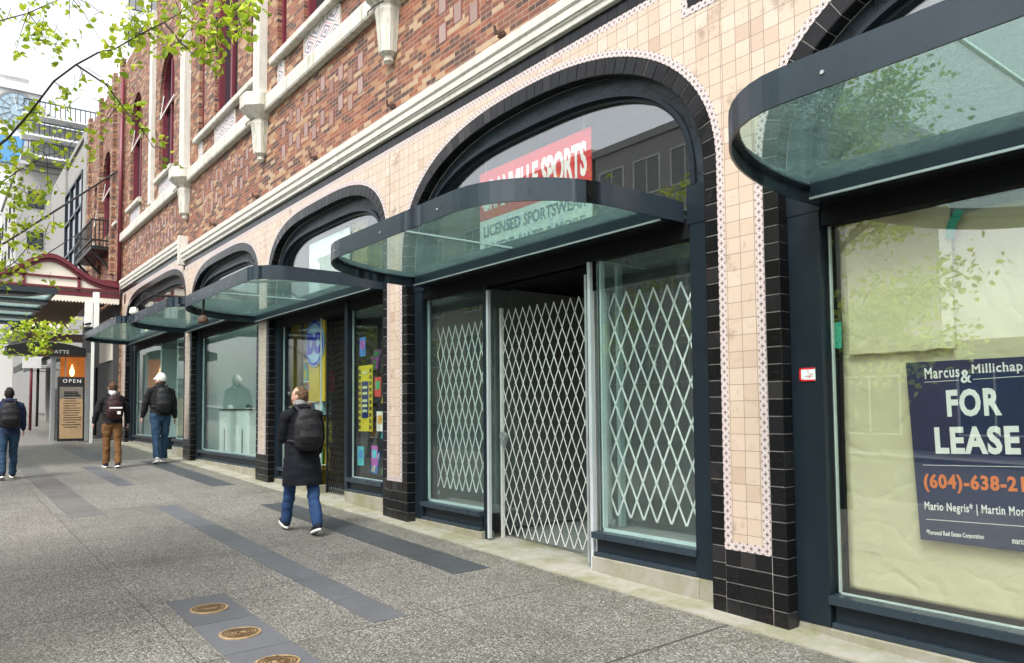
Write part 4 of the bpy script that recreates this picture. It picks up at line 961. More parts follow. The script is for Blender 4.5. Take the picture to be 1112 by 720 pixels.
for k,(y,z,c_,lb) in enumerate(((8.86,.30,0,'small red handbill stuck inside the comic shop glass, right of the yellow poster'),(8.80,-.15,5,'small off white handbill stuck inside the comic shop glass, below the red one'),(8.95,-.60,4,'purple handbill low on the inside of the comic shop glass'),(9.35,-.62,7,'turquoise handbill low inside the comic shop glass below the yellow poster'),(9.3,.86,1,'blue handbill above the yellow poster in the comic shop glass'))):
    b_=MB(); b_.box(4.634,4.637,y-.09,y+.09,z-.12,z+.14); o=b_.build('handbill',simple('handbill%d'%k,cols[c_],.5,var=.5,scale=14)); tag(o,lb,'poster','handbills on the comic shop glass')
    b_=MB(); b_.box(4.632,4.6335,y-.06,y+.06,z-.02,z+.09); b_.build('picture',simple('hpic%d'%k,cols[(c_+3)%9],.5,var=.7,scale=30),o)
# shoe shop displays
for k,(y,wd,lb) in enumerate(((16.35,.75,'tall white display plinth on the left of the shoe shop window'),(15.2,.80,'tall white display plinth in the middle of the shoe shop window'),(14.1,.70,'tall white display plinth on the right of the shoe shop window'))):
    zf=gz(4.6,15)+.0
    t=thing('display_plinth',lb,'plinth',(5.15,y,zf),'white display plinths in the shoe shop window'); b_=MB(); b_.box(4.95,5.4,y-wd/2,y+wd/2,zf,.03); b_.build('body',M['white'],t,bevel=.006); b_=MB(); b_.box(4.93,5.42,y-wd/2-.02,y+wd/2+.02,.031,.06); b_.build('top',M['iron'],t,bevel=.003)
    b_=MB(); b_.box(4.942,4.949,y-.03,y+.03,zf+.2,-.35); b_.build('slot',M['int_grey'],t)
    sh=thing('display_shoe',['white trainer','black and white trainer','pale grey trainer'][k]+' on top of the '+['left','middle','right'][k]+' white plinth','shoe',(5.1,y,.06),'trainers on the plinths')
    b_=MB(); b_.loft([(5.08,y+.12,.10),(5.08,y+.05,.105),(5.08,y-.06,.095),(5.08,y-.14,.085)],[(.035,.04),(.04,.045),(.042,.028),(.03,.015)],12,(1,0,0)); b_.build('upper',M['white'] if k!=1 else M['iron'],sh,smooth=True); b_=MB(); b_.box(5.04,5.12,y-.16,y+.155,.061,.078); b_.build('sole',M['white'],sh,bevel=.006)
t=MB(); t.box(5.0,5.12,13.25,14.6,1.05,1.30); o=t.build('header_board',simple('blue_board',(.02,.06,.20),.4)); tag(o,'blue header board hung high in the shoe shop window','board')

# ------------------------------------------------------------------ people
def blob(mb,name,m,parent,voxel,smooth=4,disp=0.0,ds=8,seed=0):
    me=bpy.data.meshes.new('tmp'); me.from_pydata(mb.v,[],mb.f)
    bm=bmesh.new(); bm.from_mesh(me); bmesh.ops.recalc_face_normals(bm,faces=bm.faces); bm.to_mesh(me); bm.free()
    o=bpy.data.objects.new('tmp',me); COL.objects.link(o)
    r=o.modifiers.new('r','REMESH'); r.mode='VOXEL'; r.voxel_size=voxel
    s_=o.modifiers.new('s','SMOOTH'); s_.factor=.5; s_.iterations=smooth
    bpy.context.view_layer.update()
    n=bpy.data.meshes.new_from_object(o.evaluated_get(bpy.context.evaluated_depsgraph_get()))
    bpy.data.objects.remove(o); n.name=name
    if disp:
        for v in n.vertices:
            p=v.co*ds+Vector((seed,0,seed)); v.co+=v.normal*disp*(noise.noise(p)+.6*noise.noise(Vector((p.x*.8,p.y*.8,p.z*2.6))))
    for p in n.polygons: p.use_smooth=True
    n.materials.clear(); n.materials.append(m)
    ob=bpy.data.objects.new(name,n); COL.objects.link(ob); ob.parent=parent; return ob
def leg_pts(sd,a,k,hip=.92):
    h=Vector((sd*.09,0,hip)); kn=h+Vector((sd*.005,math.sin(a)*.43,-math.cos(a)*.43)); an=kn+Vector((sd*.0,math.sin(a-k)*.42,-math.cos(a-k)*.42)); return h,kn,an
def arm_pts(sd,s_,e,o,inw=0.0):
    sh=Vector((sd*.195,0,1.415)); d=Vector((sd*math.sin(o),math.sin(s_)*math.cos(o),-math.cos(s_)*math.cos(o))).normalized(); el=sh+d*.295
    d2=Vector((sd*math.sin(o*.6)-sd*inw,math.sin(s_+e),-math.cos(s_+e))).normalized(); wr=el+d2*.255; return sh,el,wr,d2
def person(label,loc,H,legs,arms,yaw,top,topm,pantm,hairm,shoem,hem=.86,skirt=0.0,cap=None,beard=False,hood=None,seed=0,rotz=0.0,collar=None,long_hair=False,glasses=False,lean=.03):
    root=thing('person',label,'person',loc,'people walking along the pavement'); K=H/1.75
    L=[leg_pts(-1,*legs[0]),leg_pts(1,*legs[1])]; pitch=[legs[0][0]-legs[0][1],legs[1][0]-legs[1][1]]
    feet=[]
    for i,(h,k,a) in enumerate(L):
        p=pitch[i]*.75; fwd=Vector((0,math.cos(p),math.sin(p))); dn=Vector((0,math.sin(p),-math.cos(p)))
        heel=a-fwd*.05+dn*.075; toe=a+fwd*.19+dn*.075; feet.append((a,fwd,dn,min(heel.z,toe.z)))
    z0=min(f[3] for f in feet)-.012
    A=[arm_pts(-1,*arms[0]),arm_pts(1,*arms[1])]
    Tb=lambda z:Vector((0,lean*(z-.92),z))
    hc=Tb(1.60)+Vector((0,.02,0)); Rz=Matrix.Rotation(yaw,3,'Z'); SX=Rz@Vector((1,0,0)); SY=Rz@Vector((0,1,0))
    hp=lambda x,y,z: hc+Rz@Vector((x,y,z))
    b=MB()
    b.loft([Tb(.88),Tb(.98),Tb(1.12),Tb(1.28),Tb(1.40),Tb(1.45)],[(.15,.10),(.155,.105),(.13,.095),(.16,.11),(.17,.095),(.10,.075)],16)
    b.loft([Tb(1.42),Tb(1.52),hp(0,0,-.06)],[.062,.055,.055],12)
    b.loft([hp(0,.0,-.07),hp(0,.008,-.02),hp(0,0,.05),hp(0,-.005,.085)],[(.055,.07),(.072,.092),(.076,.098),(.06,.08)],16,SX)
    b.loft([hp(0,.045,-.095),hp(0,.05,-.06)],[(.035,.035),(.05,.04)],10,SX)          # jaw
    b.loft([hp(0,.092,.015),hp(0,.108,-.018)],[.010,.014],8)                        # nose
    b.loft([hp(-.02,.088,-.052),hp(.02,.088,-.052)],[.009,.009],8,SY)          # lips
    b.loft([hp(-.035,.086,.03),hp(.035,.086,.03)],[.011,.011],8,SY)            # brow
    for s_ in (-1,1): b.loft([hp(s_*.078,-.005,-.02),hp(s_*.082,-.008,.02)],[(.008,.018),(.01,.022)],8,SX)
    for i,(h,k,a) in enumerate(L):
        b.loft([h+Vector((0,0,.0)),h*.5+k*.5,k,k*.6+a*.4,a],[.088,.075,.054,.055,.038],12)
        f=feet[i]; b.loft([a+f[2]*.04-f[1]*.02,a+f[2]*.045+f[1]*.08,a+f[2]*.055+f[1]*.15],[.036,.036,.028],10)
    for i,(sh,el,wr,d) in enumerate(A):
        sd=(-1,1)[i]; b.loft([sh-Vector((sd*.07,0,.04)),sh-Vector((sd*.03,0,.035)),sh*.5+el*.5,el,el*.4+wr*.6,wr],[.045,.045,.044,.038,.036,.026],12)
        sidev=Vector((0,1,0))-d*d.y
        if sidev.length<.2: sidev=Vector((0,0,1))-d*d.z
        sidev.normalize(); nv=d.cross(sidev)*(-sd)
        b.loft([wr+d*.01,wr+d*.05,wr+d*.085],[(.026,.016),(.040,.016),(.040,.014)],12,sidev)
        for fi,(off,ln) in enumerate(((.033,.062),(.011,.072),(-.011,.068),(-.032,.052))):
            p0=wr+d*.085+sidev*off; p1=p0+d*ln*.5+nv*.004; p2=p0+d*ln*.85+nv*.022; b.loft([p0-d*.012,p1,p2],[.0095,.009,.0075],8,sidev)
        t0=wr+d*.025+sidev*.03; b.loft([t0,t0+d*.03+sidev*.022,t0+d*.062+sidev*.026+nv*.01],[.012,.011,.009],8,sidev)
    body=blob(b,'body',M['skin'],root,.0085,2)
    # trousers
    t=MB(); t.loft([Tb(.86),Tb(.97),Tb(1.02)],[(.155,.118),(.162,.118),(.15,.108)],16)
    for i,(h,k,a) in enumerate(L):
        q=(k-a).normalized(); t.loft([h+Vector((0,0,-.01)),h*.5+k*.5,k,k*.5+a*.5,a+Vector((0,0,.01))],[(.105,.112),(.092,.095),(.072,.075),(.068,.074),(.066,.078)],14)
    blob(t,'trousers',pantm,root,.012,3,.017,8,seed)
    # jacket / coat
    j=MB(); z=[hem]+[q for q in (.76,.86,.95,1.06,1.2,1.32,1.41,1.455) if q>hem+.05]
    rad={.76:(.225,.21),.86:(.215,.19),.95:((.205,.170) if hem<.7 else (.185,.14)),1.06:(.182,.138),1.2:(.195,.145),1.32:(.208,.145),1.41:(.195,.118),1.455:(.10,.085)}
    zz=[hem]+z[1:]; rr=[(.19+skirt,.145+skirt*1.3)]+[rad[q] for q in z[1:]]
    j.loft([Tb(q) for q in zz],rr,20)
    for i,(sh,el,wr,d) in enumerate(A):
        sd=(-1,1)[i]; j.loft([sh-Vector((sd*.06,0,.02)),sh+Vector((-sd*.012,0,-.025)),sh*.5+el*.5,el,el*.4+wr*.6,wr-d*.01],[.074,.074,.070,.064,.058,.048],12)
    if hood: j.loft([Tb(1.46)+Vector((-.09,-.03,0)),Tb(1.48)+Vector((-.06,-.095,0)),Tb(1.49)+Vector((0,-.115,0)),Tb(1.48)+Vector((.06,-.095,0)),Tb(1.46)+Vector((.09,-.03,0))],[.035,.045,.05,.045,.035],12,(0,0,1))
    else: j.loft([Tb(1.45),Tb(1.505)],[(.082,.078),(.075,.072)],14)
    jk=blob(j,top,topm,root,.012,3,.013,7,seed+5)
    bm=bmesh.new(); bm.from_mesh(jk.data); bmesh.ops.bisect_plane(bm,geom=bm.verts[:]+bm.edges[:]+bm.faces[:],plane_co=(0,0,hem-.005),plane_no=(0,.06,1),clear_inner=False,clear_outer=False)
    kill=[v for v in bm.verts if v.co.z+.06*v.co.y<hem-.006 and abs(v.co.x)<.27 and not (abs(v.co.x)>.215 and v.co.z>hem-.2 and hem>.7)]
    bmesh.ops.delete(bm,geom=kill,context='VERTS'); bm.to_mesh(jk.data); bm.free()
    for p in jk.data.polygons: p.use_smooth=True
    if collar:
        c_=MB(); c_.loft([Tb(1.47),Tb(1.535)],[(.088,.084),(.080,.078)],14); blob(c_,'collar',collar,root,.012,2)
    # hair or cap
    h_=MB()
    if cap: h_.loft([hp(0,-.03,-.055),hp(0,-.03,-.01),hp(0,-.018,.03)],[(.066,.062),(.080,.074),(.078,.085)],16,SX)
    else: h_.loft([hp(0,-.03,-.055),hp(0,-.03,-.01),hp(0,-.012,.05),hp(0,-.01,.088)],[(.066,.062),(.082,.076),(.083,.099),(.062,.078)],16,SX)
    hr=blob(h_,'hair',hairm,root,.010,2,.007,24,seed)
    if beard:
        q=MB(); q.loft([hp(-.06,.03,-.05),hp(-.035,.075,-.085),hp(0,.088,-.098),hp(.035,.075,-.085),hp(.06,.03,-.05)],[.022,.026,.028,.026,.022],10,(0,0,1)); blob(q,'beard',hairm,root,.009,2,.003,40,seed)
    if cap:
        q=MB(); q.loft([hp(0,-.010,.018),hp(0,-.010,.06),hp(0,-.012,.105)],[(.093,.112),(.093,.110),(.066,.084)],18,SX); q.loft([hp(-.05,.10,.03),hp(0,.125,.028),hp(.05,.10,.03)],[.014,.018,.014],10,(0,0,1)); blob(q,'cap',cap,root,.010,2)
    for s_ in (-1,1):
        q=MB(); q.loft([hp(s_*.03,.086,.012),hp(s_*.03,.088,.012)],[.011,.009],10); q.build('eye',M['white'],None,smooth=True).parent=root
    if glasses:
        q=MB(); q.bar(hp(-.06,.098,.014),hp(.06,.098,.014),.02,.006); q.bar(hp(-.066,.095,.016),hp(-.082,-.01,.02),.006); q.bar(hp(.066,.095,.016),hp(.082,-.01,.02),.006); q.build('glasses',M['iron'],None).parent=root
    for i,f in enumerate(feet):
        a,fw_,dn,_=f; q=MB()
        q.loft([a+dn*.03-fw_*.045,a+dn*.035+fw_*.03,a+dn*.05+fw_*.11,a+dn*.058+fw_*.17],[(.045,.045),(.047,.046),(.048,.030),(.04,.020)],14)
        sh=blob(q,'shoe',shoem,root,.009,2)
        q=MB(); n=18; up=-dn; ring=[]
        for r_ in range(n): t_=2*math.pi*r_/n; ring.append(a+fw_*(.065+.145*math.cos(t_))+Vector((1,0,0))*(.05*math.sin(t_)*(1.0+.08*math.cos(t_)))+dn*.062)
        q.prism(ring,dn*.027); so_=q.build('sole',M['white'],None,bevel=.004); so_.parent=sh
    root.scale=(K,K,K); root.rotation_euler=(0,0,rotz); root.location=(loc[0],loc[1],loc[2]-z0*K)
    return root
def backpack(label,ploc,H,lean,mat,rotz=0.0,stripe=None,patch=None,y=-.22,w=.15,h0=1.02,h1=1.44,z0=0.0,strapm=None):
    K=H/1.75
    t=thing('backpack',label,'backpack',(0,0,0),'backpacks carried by the walkers'); c=Vector((0,y,(h0+h1)/2))
    b=MB(); b.loft([(0,y,h0+.03),(0,y-.02,h0+.12),(0,y-.015,(h0+h1)/2+.05),(0,y+.02,h1-.03)],[(w,.085),(w*1.04,.10),(w*1.0,.09),(w*.72,.06)],20)
    bag=blob(b,'bag',mat,t,.012,3,.006,9,3)
    b=MB(); b.loft([(0,y-.075,h0+.07),(0,y-.09,h0+.14),(0,y-.075,h0+.22)],[(w*.75,.035),(w*.8,.042),(w*.72,.03)],18); blob(b,'pocket',mat,t,.010,2)
    for s_ in (-1,1):
        b=MB(); b.tube([(s_*.075,y+.03,h1-.03),(s_*.10,-.06,1.50),(s_*.11,.06,1.46),(s_*.125,.135,1.36),(s_*.145,.13,1.2),(s_*.175,.02,1.08),(s_*.13,y+.06,h0+.08)],.022,8); b.build('strap',strapm or mat,None,smooth=True).parent=t
    b=MB(); b.tube([(-.04,y+.02,h1),(-.03,y+.0,h1+.04),(.03,y+.0,h1+.04),(.04,y+.02,h1)],.008,6); b.build('handle',mat,None,smooth=True).parent=t
    b=MB(); b.tube([(-w*.85,y-.035,h1-.16),(-w*.6,y-.07,h1-.07),(0,y-.085,h1-.04),(w*.6,y-.07,h1-.07),(w*.85,y-.035,h1-.16)],.006,6); b.build('zip',M['iron'],None).parent=t
    if stripe:
        b=MB(); b.box(-w*.75,w*.75,y-.128,y-.118,h0+.185,h0+.215); b.build('stripe',M['white'],None).parent=t
    if patch:
        b=MB(); b.box(w*.15,w*.55,y-.139,y-.130,h0+.07,h0+.13); b.build('patch',M['white'],None).parent=t
    t.scale=(K,K,K); t.rotation_euler=(0,0,rotz); t.location=ploc
    return t
black=mk_cloth('black_cloth',(.010,.010,.012)); navycoat=mk_cloth('navy_black_wool',(.004,.005,.009)); jean=mk_cloth('blue_denim',(.022,.055,.14),st=.6); jean2=mk_cloth('mid_denim',(.022,.050,.095),st=.6); brown=mk_cloth('brown_cotton',(.14,.068,.026),st=.7); navyj=mk_cloth('navy_jacket',(.016,.026,.065)); packm=mk_cloth('black_nylon',(.014,.014,.017),.6); grey=mk_cloth('grey_fleece',(.20,.20,.20)); shoe_dk=mk_cloth('navy_suede',(.012,.016,.03)); shoe_gr=mk_cloth('grey_mesh',(.42,.43,.44)); capw=mk_cloth('white_cap_cloth',(.72,.71,.68)); redl=mk_cloth('burgundy_nylon',(.028,.010,.013),.6)
hair_b=mk_cloth('dark_blond_hair',(.10,.058,.030),.7,60,.8); hair_d=mk_cloth('black_hair',(.012,.010,.009),.6,60,.8); hair_m=mk_cloth('brown_hair',(.08,.042,.022),.7,60,.8)
def walker(lab,plab,xy,H,packkw,**kw):
    g=gz(*xy); r=person(lab,(xy[0],xy[1],g),H,**kw); backpack(plab,tuple(r.location),H,kw.get('lean',.03),rotz=kw.get('rotz',0),**packkw); return r
walker('man in long black coat and blue jeans walking past the comic shop','plain black backpack worn by the man in the long coat',(3.235,7.95),1.60,dict(mat=packm,w=.165,h0=1.0,h1=1.45),
  legs=((.36,.02),(-.30,.10)),arms=((.12,1.25,.10,.35),(.1,.55,.12)),yaw=.75,top='coat',topm=navycoat,pantm=jean,hairm=hair_b,shoem=shoe_dk,hem=.56,skirt=.055,hood=True,seed=1,rotz=-.08,lean=.10,collar=grey)
walker('man in navy jacket and blue jeans walking away at the left edge of the photo','flat dark backpack worn by the man in the navy jacket',(1.09,15.7),1.58,dict(mat=packm,w=.165,h0=.98,h1=1.43),
  legs=((-.20,.12),(.20,.04)),arms=((-.2,.15,.12),(.25,.30,.14)),yaw=.0,top='jacket',topm=navyj,pantm=jean2,hairm=hair_d,shoem=shoe_dk,hem=.84,hood=True,seed=2)
walker('man in black jacket and brown trousers walking with hands near his pockets','burgundy and black backpack with white stripe worn by the man in brown trousers',(2.86,16.6),1.68,dict(mat=redl,stripe=True,patch=True,w=.155,h0=1.0,h1=1.45,strapm=packm),
  legs=((.12,.05),(-.10,.10)),arms=((.05,.35,.28),(.05,.40,.26)),yaw=.05,top='jacket',topm=black,pantm=brown,hairm=hair_m,shoem=shoe_dk,hem=.88,seed=3,collar=capw)
walker('tall bearded man in white cap and black jacket looking left beside the shop window','slim black backpack worn by the man in the white cap',(3.83,17.0),1.86,dict(mat=packm,w=.145,h0=1.0,h1=1.44),
  legs=((-.16,.12),(.17,.05)),arms=((.12,.18,.24),(-.1,.2,.16)),yaw=1.0,top='jacket',topm=black,pantm=jean2,hairm=hair_m,shoem=shoe_gr,hem=.90,cap=capw,beard=True,glasses=True,seed=4)

# ------------------------------------------------------------------ street tree (trunk stands left of the frame)
BR=[
  [(-1.1,6.3,1.2),(-.45,7.2,1.6),(0.054, 7.688, 1.896), (0.308, 7.226, 2.067), (0.424, 6.88, 2.124), (0.535, 6.533, 2.241), (0.652, 6.241, 2.407), (0.762, 6.024, 2.479), (0.867, 5.813, 2.515), (0.94, 5.632, 2.491), (1.036, 5.366, 2.509), (1.146, 5.152, 2.541), (1.246, 4.945, 2.582), (1.376, 4.713, 2.659)],
  [(0.762, 6.024, 2.479), (0.849, 5.9, 2.377), (0.919, 5.788, 2.289), (0.989, 5.681, 2.14), (1.052, 5.639, 2.037), (1.12, 5.592, 1.947), (1.178, 5.554, 1.832)],
  [(-1.1,6.2,2.2),(-.45,7.5,2.95),(0.151, 7.903, 3.259), (0.387, 7.465, 3.295), (0.551, 7.087, 3.248), (0.656, 6.878, 3.259), (0.799, 6.762, 3.339)],
  [(-1.1,6.3,1.0),(-.4,7.6,1.6),(0.061, 8.19, 1.897), (0.373, 7.818, 1.944), (0.549, 7.546, 2.069), (0.721, 7.281, 2.166), (0.829, 7.071, 2.153)],
  [(-1.1,6.3,.6),(-.4,7.7,1.15),(0.079, 8.467, 1.33), (0.41, 8.216, 1.243), (0.572, 8.082, 1.366), (0.699, 7.971, 1.556), (0.795, 7.89, 1.655)],
  [(-1.1,6.4,.1),(-.6,8.8,.4),(0.126, 10.758, 0.609), (0.499, 10.464, 0.678), (0.787, 10.231, 0.833), (1.118, 9.968, 0.935), (1.35, 9.786, 0.964)],
  [(1.376, 4.713, 2.659), (1.417, 4.567, 2.461), (1.436, 4.499, 2.322)],
  [(1.146, 5.152, 2.541), (1.205, 4.991, 2.365), (1.264, 4.89, 2.253), (1.364, 4.749, 2.257)]]
LC=[((0.502,7.254,3.218),.167,45),((0.654,7.142,3.118),.106,18),((0.804,6.771,3.148),.103,10),((0.549,7.085,3.293),.105,16),((0.889,6.699,3.235),.074,8),((0.983,6.519,2.934),.072,5),((1.019,6.358,3.04),.057,5),((0.717,7.101,3.011),.061,3),((0.494,7.272,3.029),.068,3),
((1.004,5.505,2.703),.075,18),((1.045,5.356,2.558),.098,34),((1.049,5.484,2.497),.088,22),((1.006,5.647,2.438),.064,12),((1.133,5.292,2.496),.074,16),((1.179,5.138,2.373),.048,10),((1.106,5.304,2.631),.061,10),((1.2,4.982,2.559),.082,30),((1.259,4.882,2.427),.081,26),((1.326,4.763,2.487),.081,34),((1.387,4.65,2.517),.08,34),((1.449,4.544,2.432),.079,30),((1.483,4.514,2.494),.056,16),((1.286,4.87,2.299),.07,16),((1.385,4.728,2.331),.058,14),((1.435,4.564,2.303),.045,9),((1.379,4.801,2.251),.047,8),((1.252,4.956,2.347),.047,8),((1.348,4.755,2.354),.058,10),
((0.988,5.679,2.165),.064,13),((0.913,5.858,2.26),.052,8),((1.066,5.624,2.088),.051,9),((1.093,5.609,1.992),.045,7),((1.121,5.594,1.896),.032,5),((0.902,6.012,1.972),.066,12),((0.944,5.768,2.302),.045,6),((0.805,5.996,2.393),.033,4),((1.224,5.52,1.813),.057,9),
((0.749,6.359,2.356),.082,14),((0.725,6.761,2.316),.087,16),((0.563,7.011,2.343),.103,22),((0.457,7.226,2.249),.09,24),((0.648,7.21,2.155),.122,30),((0.786,6.98,2.118),.075,14),((0.478,7.473,2.091),.093,24),((0.572,7.407,1.998),.108,34),((0.74,7.284,1.88),.077,14),((0.486,7.73,1.943),.096,30),((0.552,7.686,1.839),.08,16),((0.753,6.997,2.231),.06,8),((0.886,6.77,2.193),.051,6),
((0.554,7.946,1.715),.082,16),((0.728,7.939,1.698),.1,20),((0.826,7.861,1.738),.058,8),((0.521,8.109,1.558),.083,22),((0.667,8.0,1.49),.1,22),((0.539,8.108,1.367),.1,30),((0.706,7.984,1.274),.083,12),((0.509,8.139,1.242),.075,22),((0.784,7.904,1.572),.058,7),
((0.719,10.28,.887),.126,55),((0.884,10.149,.937),.126,55),((1.052,10.021,.914),.126,50),((1.201,9.902,.955),.095,30),((0.953,10.101,.852),.126,40),((0.805,10.219,.801),.105,25),((0.666,10.335,.677),.063,10),((1.325,9.804,.985),.053,6)]
def leaf(mb,c,s_,rnd):
    d=Vector((rnd.gauss(0,1),rnd.gauss(0,1),rnd.gauss(-.4,.7))).normalized(); q=Vector((rnd.gauss(0,1),rnd.gauss(0,1),rnd.gauss(0,1))); sd=d.cross(q)
    if sd.length<.1: sd=Vector((1,0,0))
    sd.normalize(); nn=d.cross(sd); i=len(mb.v); wd=s_*.36; cu=s_*rnd.uniform(.03,.16)
    c=Vector(c)
    pts=[c,c+d*s_*.30+sd*wd*.85+nn*cu,c+d*s_*.62+sd*wd*.8+nn*cu,c+d*s_-nn*cu,c+d*s_*.62-sd*wd*.8+nn*cu,c+d*s_*.30-sd*wd*.85+nn*cu,c+d*s_*.5]
    mb.v+=[tuple(p) for p in pts]; mb.f+=[(i,i+1,i+2,i+6),(i+6,i+2,i+3),(i+6,i+3,i+4),(i,i+6,i+4,i+5)]
def tree(name,label,x,y,h,seed,extra=None,crown=(2.2,3.0),nl=2600,loc_group=None):
    rnd=random.Random(seed); z0=gz(x,y)
    t=thing(name,label,'tree',(x,y,z0),'young street trees along the kerb')
    tr=MB(); tr.tube([(x,y,z0-.1),(x+.02,y,z0+.5),(x+.03,y+.03,z0+2.0),(x-.02,y,z0+h*.6),(x,y,z0+h)],[.15,.12,.10,.07,.02],12); trunk=tr.build('trunk',M['bark'],t,smooth=True)
    lm=MB(); bm_=MB()
    for k in range(26):
        a=rnd.random()*6.28; zz=z0+h*(.30+.64*rnd.random()); L=crown[0]*(.5+.5*rnd.random())*(1.1-.5*(zz-z0)/h)
        e=Vector((x+L*math.cos(a),y+L*math.sin(a),zz+.35*L)); s0=Vector((x,y,zz-.3)); mid=s0*.5+e*.5+Vector((0,0,.15))
        if extra and e.x>.15 and e.y>0: continue
        bm_.tube([s0,mid,e],[.035,.02,.006],6)
        for q in range(nl//26):
            f=rnd.uniform(.3,1.08); p=(s0*(1-f)+e*f)+Vector((rnd.gauss(0,.22),rnd.gauss(0,.22),rnd.gauss(0,.16)))
            if extra and p.x>.085*p.y-.42 and p.y>0: continue
            leaf(lm,p,rnd.uniform(.07,.125),rnd)
    if extra:
        for b_ in BR:
            n=len(b_); r0=.009 if n>7 else .006
            if b_[0][0]>0: r0=.006
            bm_.tube(b_,[r0*(1-.85*i/(n-1))+.0016 for i in range(n)],7)
        allp=[Vector(q) for b_ in BR for q in b_ if q[0]>0]
        for c,sp,n in LC:
            near=min(allp,key=lambda q:(q-Vector(c)).length)
            if (near-Vector(c)).length<1.1: bm_.tube([near,near*.5+Vector(c)*.5+Vector((0,0,.02)),Vector(c)],[.0035,.0025,.0014],5)
            for cl in range(max(1,n//4)):
                cc=Vector(c)+Vector((rnd.gauss(0,1),rnd.gauss(0,1),rnd.gauss(0,1)))*sp*.8
                bm_.tube([cc,cc+Vector((rnd.gauss(0,.05),rnd.gauss(0,.05),.07))],.0018,4)
                for q in range(rnd.randint(4,7)): leaf(lm,cc+Vector((rnd.gauss(0,1),rnd.gauss(0,1),rnd.gauss(0,1)))*.032,rnd.uniform(.030,.074),rnd)
    bm_.build('branch',M['bark'],t); lm.build('foliage',M['leaf'],t)
tree('street_tree','young bright green street tree whose leafy branches hang into the upper left of the photo',-1.15,5.7,6.0,5,extra=True,nl=9500)
tree('street_tree','bright green street tree by the kerb behind the camera, seen in the shop glass',-1.5,.6,6.2,6,nl=3200)
tree('street_tree','bright green street tree far along the kerb beyond the shelter',-1.7,19.8,6.5,8,nl=2600)
tree('street_tree','bright green street tree by the kerb level with the comic shop',-1.6,12.6,6.3,9,nl=2600)

rn=random.Random(21)
lt=MB()
for k in range(90):
    x=rn.uniform(.6,4.2); y=rn.uniform(1.8,13); i=len(lt.v); z=gz(x,y)+.003; a=rn.random()*6.28; q=rn.uniform(.006,.018); ca,sa=math.cos(a),math.sin(a)
    for (u,v,h) in ((-q,0,.001),(0,q*.45,.004),(q,0,.002),(0,-q*.45,.001)): lt.v.append((x+u*ca-v*sa,y+u*sa+v*ca,z+h))
    lt.f.append((i,i+1,i+2,i+3))
tag(lt.build('leaf_litter',simple('dry_leaf',(.20,.17,.09),.8,var=.6,scale=3)),'scattered specks of dry leaf and bud litter lying on the pavement','litter',kind='stuff')
# ------------------------------------------------------------------ beyond the brick building
def block(name,label,x0,x1,y0,y1,z1,wallm,faces,rows,colsn,zf,dz,ww,wh,cat='building',z0=None,frame=True,glass='darkglass'):
    z0=gz(x0,y0)-.2 if z0 is None else z0
    t=thing(name,label,cat,((x0+x1)/2,(y0+y1)/2,z0)); b=MB(); b.box(x0,x1,y0,y1,z0,z1); b.box(x0-.12,x1+.12,y0-.12,y1+.12,z1,z1+.35); b.build('wall',M[wallm] if isinstance(wallm,str) else wallm,t)
    proto={}
    def win(face,u,z):
        if face not in proto:
            f=MB(); g=MB(); e=.07
            if face=='-y': f.box(-ww/2-e,ww/2+e,-.06,.05,-e,0); f.box(-ww/2-e,ww/2+e,-.06,.05,wh,wh+e); f.box(-ww/2-e,-ww/2,-.06,.05,0,wh); f.box(ww/2,ww/2+e,-.06,.05,0,wh); f.box(-.03,.03,-.03,.05,0,wh); g.box(-ww/2,ww/2,-.02,.04,0,wh)
            else:
                s_=1 if face=='+x' else -1
                def bx(m,a,b_,c_,d,p,q): m.box(min(s_*a,s_*b_),max(s_*a,s_*b_),c_,d,p,q)
                bx(f,-.05,.06,-ww/2-e,ww/2+e,-e,0); bx(f,-.05,.06,-ww/2-e,ww/2+e,wh,wh+e); bx(f,-.05,.06,-ww/2-e,-ww/2,0,wh); bx(f,-.05,.06,ww/2,ww/2+e,0,wh); bx(f,-.05,.03,-.03,.03,0,wh); bx(g,-.04,.02,-ww/2,ww/2,0,wh)
            o=f.build('window',M['white'] if frame else M['steel']); p=g.build('pane',M[glass]); proto[face]=(o.data,p.data); bpy.data.objects.remove(o); bpy.data.objects.remove(p)
        o=bpy.data.objects.new('window',proto[face][0]); p=bpy.data.objects.new('pane',proto[face][1]); COL.objects.link(o); COL.objects.link(p); o.parent=t; p.parent=o
        P={'-y':(u,y0,z),'-x':(x0,u,z),'+x':(x1,u,z)}[face]; o.location=Vector(P)-t.location
    for fc in faces:
        a0,a1=(x0,x1) if fc=='-y' else (y0,y1); n=colsn[faces.index(fc)]
        for r in range(rows):
            for c_ in range(n): win(fc,a0+(a1-a0)*(c_+.5)/n,zf+r*dz)
    return t
M['beige']=mk_concrete('beige_render',(.42,.36,.27)); M['pale']=mk_concrete('pale_cladding',(.74,.75,.75)); M['greycl']=mk_concrete('grey_cladding',(.30,.31,.31)); M['greycl3']=mk_concrete('mid_grey_cladding',(.42,.42,.41)); M['greycl2']=mk_concrete('pale_grey_brick',(.36,.355,.34)); M['redbr']=simple('brown_brick_far',(.16,.07,.045),.8,var=.3,scale=8)
